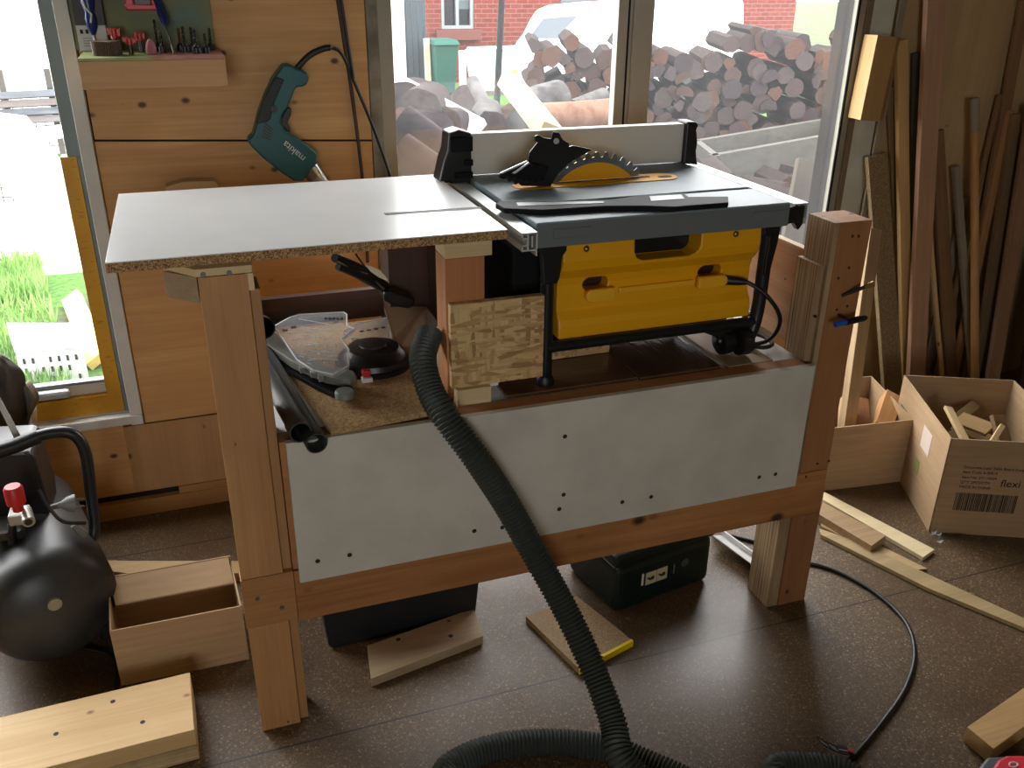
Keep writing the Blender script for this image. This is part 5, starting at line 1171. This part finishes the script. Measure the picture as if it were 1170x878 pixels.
# loose heap below the window: fewer, larger logs on the ground and on each other
R2 = random.Random(21)
def loose(p, r, L, az, el, k, label, group='loose logs heaped outside the window'):
    o = protos[k % 10].copy(); C.objects.link(o); o.location = p; o.scale = (2*r, L, 2*r); o.rotation_euler = (el, R2.uniform(0, 6.3), az); o.name = 'rough_log'; tag(o, label, 'log', group); return o
gl = 'rough log lying low in the loose heap outside the window'
for lay, zl in enumerate((gz+.13, gz+.36, gz+.59, gz+.82)):
    for iy in range(3):
        for ix in range(5):
            x = 1.0+ix*.33+iy*.18+R2.uniform(-.05, .05); y = 4.6+iy*.52+lay*.14
            loose((x, y, zl+R2.uniform(-.02, .02)), R2.uniform(.12, .15), R2.uniform(.4, .5), R2.uniform(-.5, .5), R2.uniform(-.1, .1), R2.randrange(10), gl)
for lay in range(5):
    for iy in range(3):
        for ix in range(3):
            x = .74+ix*.27+iy*.10+lay*.03+R2.uniform(-.03, .03); y = 3.45+iy*.36+lay*.06
            if lay > 3 and iy == 0: continue
            loose((x, y, gz+.12+lay*.2), R2.uniform(.10, .12), R2.uniform(.30, .36), R2.uniform(-.4, .4), R2.uniform(-.1, .1), R2.randrange(10), 'log in the stepped heap close outside the window behind the fence clamp', 'logs close outside the window')
def biglog(label, p0, p1, r, mats, seed, kind=0, rough=.06):
    p0 = V(p0); p1 = V(p1); L = (p1-p0).length; mb = logmesh(r, L, kind, seed, rough); d = (p1-p0).normalized(); x = d.cross(V((0, 0, 1))).normalized(); z_ = x.cross(d)
    m_ = Matrix.Identity(4)
    for i in range(3): m_[i][0] = x[i]; m_[i][1] = d[i]; m_[i][2] = z_[i]; m_[i][3] = p0[i]
    o = mb.build('cut_log', mats, None, smooth=60, local=m_); tag(o, label, 'log'); return o
palebark = plain('peeled_pale_bark', '6e5446', .85, var=.12); redbark = plain('reddish_bark', '281c1e', .9, var=.08); gbark = plain('grey_bark', '4a4848', .9, var=.12); 
pend = ends[3]
biglog('peeled pinkish log lying across the heap below the firewood stack', at(607, 137, y=5.2), at(697, 130, y=5.35), .095, [palebark, pend], 3, rough=.03)
biglog('rough grey log behind the peeled pinkish log', at(600, 124, y=5.9), at(640, 112, y=6.0), .12, [gbark, ends[0]], 5)
biglog('short grey log standing on its end by the yellow beam', V(at(590, 140, y=4.9))+V((0, 0, -.05)), at(572, 134, y=4.9), .10, [gbark, pend], 8)
biglog('grey log lying beyond the short log by the steel pole', at(556, 130, y=5.1), at(561, 146, y=4.7), .09, [gbark, ends[1]], 9)
biglog('sawn log end facing the window, uppermost in the reddish heap at the left', at(478, 130, y=4.3), at(492, 118, y=4.9), .115, [redbark, ends[4]], 11)
biglog('dark log end behind the sawn log at the left of the window', at(462, 120, y=4.7), at(475, 112, y=5.2), .12, [redbark, ends[2]], 12)
biglog('reddish split log slanting down right in the left heap', at(455, 142, y=4.0), at(506, 180, y=3.9), .10, [redbark, ends[3]], 13)
biglog('lower reddish split log in the left heap next to the window frame', at(452, 178, y=3.7), at(508, 215, y=3.6), .11, [redbark, ends[1]], 14)
biglog('thick brown log under the slanting split log', at(455, 160, y=4.2), at(500, 160, y=4.3), .14, [redbark, ends[3]], 15)
biglog('small round log with a pale face in front of the wheelie bin', at(533, 114, y=7.2), at(527, 118, y=7.9), .12, [redbark, ends[4]], 16)
biglog('reddish wedge of wood beneath the white plank outside', at(508, 143, y=4.3), at(530, 143, y=4.5), .085, [redbark, ends[3]], 17)
biglog('thin grey branch rising beside the old window sash', at(540, 93, y=6.3), at(557, 125, y=5.8), .045, [gbark, ends[0]], 18)
biglog('grey split piece leaning at the right end of the peeled log', at(655, 122, y=6.2), at(690, 108, y=6.4), .05, [gbark, ends[0]], 19)
post2('white_plank', 'long white plank slanting down over the log heap from the left window frame', 'plank', at(438, 88, y=4.9), at(548, 148, y=4.3), .10, .04, wm)
post2('pine_beam', 'yellow pine beam leaning towards the window above the saw fence', 'beam', at(581, 92, y=5.0), at(628, 152, y=4.2), .105, .09, wood('8a7648', 'a89262', 'z', 0), up=(.4, -.6, 1))
o = stick('timber_peg', tuple(at(586.5, 90, y=7.1)-V((0, 0, .9))), tuple(at(587, 79, y=7.1)), .05, .05, wood('b8a040', 'd0b860', 'z', 0)); tag(o, 'small yellow-tipped peg in front of the firewood stack', 'peg')
# raised timber box on red split logs
fr = thing('timber_trough', 'weathered open timber box frame standing outside the right window', 'planter box', (4.2, 5.8, .2))
z1 = .5; a, b, c_, d_ = [V(at(*p, z=z1)) for p in ((815, 178), (972, 150), (972, 130), (792, 160))]
wg = wood('383733', '4c4a44', 'x', 0, .85, name='weathered_plank')
def side(a, b, h_, th, nm): 
    n_ = (b-a).cross(V((0, 0, 1))).normalized()*th; MB().prism([a, b, b-V((0, 0, h_)), a-V((0, 0, h_))], -n_).build(nm, wg, fr)
side(a, b, .22, .05, 'front_plank'); side(d_, a, .22, .05, 'end_plank'); side(c_, d_, .22, .05, 'rear_plank'); side(b, c_, .22, .05, 'end_plank')
for p in (a.lerp(c_, .05), b.lerp(d_, .05), a.lerp(b, .45)): MB().box(p.x-.05, p.x+.05, p.y-.0, p.y+.1, gz, z1-.221).build('trestle_leg', wg, fr)
nr = 0
for lay in range(5):
    for iy in range(2):
        for ix in range(8):
            if nr > 96: continue
            x = 3.0+ix*.26+iy*.1+R2.uniform(-.05, .05); y = 5.0+iy*.30+lay*.05; nr += 1
            if abs(x-a.x) < .14 and abs(y-a.y) < .3: continue
            o = protos[(3, 8, 3)[nr % 3]].copy(); C.objects.link(o); o.location = (x, y-.35, gz+.10+lay*.165); r = R2.uniform(.085, .10); o.scale = (2*r, R2.uniform(.3, .38), 2*r); o.rotation_euler = (R2.uniform(-.15, .15), R2.uniform(0, 6), R2.uniform(-.5, .5))
            o.name = 'split_log'; tag(o, 'reddish split log piled below the weathered timber box', 'split wood', 'reddish split logs below the timber box')
post2('weathered_plank', 'broad weathered plank leaning outside at the right window edge', 'plank', at(866, 480, y=3.12), at(922, 186, y=3.75), .12, .03, wood('332c22', '463e30', 'z', 0, .85))
post2('weathered_plank', 'narrow weathered plank right of the broad leaning one', 'plank', at(890, 480, y=3.05), at(942, 186, y=3.65), .045, .03, wood('443c30', '5a5040', 'z', 0, .85))
post2('white_plank', 'white edged plank lying low outside between saw and leaning planks', 'plank', at(862, 223, y=5.0), at(965, 204, y=5.3), .06, .1, wood('6a5f4c', '847862', 'z', 0, .8))
for o in protos: bpy.data.objects.remove(o)
# distant white roof line right of the mullion
rl = thing('corrugated_roof', 'pale corrugated shed roof edge just above the firewood stack', 'shed', (9, 15, gz)); 
a, b = at(742, 42, y=15), at(830, 46, y=15); MB().prism([a, b, b+V((0, 1.5, .3)), a+V((0, 1.5, .3))], (0, 0, .06)).build('roof', M['alu_mat'], rl); MB().box(a.x, b.x, 15.1, 16.4, gz, min(a.z, b.z)-.02).build('wall', M['paint_white'], rl)

for _n in ('reddish_bark', 'grey_bark', 'peeled_pale_bark', 'blue_grey_boards', 'bin_green', 'weathered_plank_383733_x'):
    if _n in bpy.data.materials: matte(bpy.data.materials[_n])
# ================================================================ LIGHT
wd = bpy.data.worlds.new('overcast'); bpy.context.scene.world = wd; wd.use_nodes = True; nt = wd.node_tree; bg = nt.nodes['Background']
tc = nt.nodes.new('ShaderNodeTexCoord'); sp = nt.nodes.new('ShaderNodeSeparateXYZ'); rp = nt.nodes.new('ShaderNodeValToRGB')
nt.links.new(tc.outputs['Generated'], sp.inputs[0]); nt.links.new(sp.outputs[2], rp.inputs[0]); nt.links.new(rp.outputs[0], bg.inputs[0])
rp.color_ramp.elements[0].position = 0; rp.color_ramp.elements[0].color = (.97, .97, .97, 1); rp.color_ramp.elements[1].position = .8; rp.color_ramp.elements[1].color = (1, 1, 1, 1)
bg.inputs[1].default_value = 12
def portal(x0, x1, z0, z1, y, flip):
    l = bpy.data.lights.new('daylight_portal', 'AREA'); l.shape = 'RECTANGLE'; l.size = x1-x0; l.size_y = z1-z0; l.cycles.is_portal = True
    o = bpy.data.objects.new('daylight_portal', l); C.objects.link(o); o.location = ((x0+x1)/2, y, (z0+z1)/2); o.rotation_euler = (math.pi/2*(-1 if flip else 1), 0, 0)
portal(-1.9, -.3, .36, 2.1, Y+.16, True); portal(.56, 2.24, .33, 2.1, Y+.16, True); portal(-1.2, -.1, 1.0, 2.15, -2.72, False)
sc = bpy.context.scene
sc.view_settings.view_transform = 'Standard'; sc.view_settings.look = 'None'; sc.view_settings.gamma = 1; sc.view_settings.exposure = 0; sc.view_settings.use_curve_mapping = False
sc.cycles.max_bounces = 8; sc.cycles.diffuse_bounces = 5; sc.cycles.transparent_max_bounces = 16; sc.cycles.use_denoising = True; sc.cycles.sample_clamp_indirect = 6
sc.cycles.caustics_reflective = False; sc.cycles.caustics_refractive = False
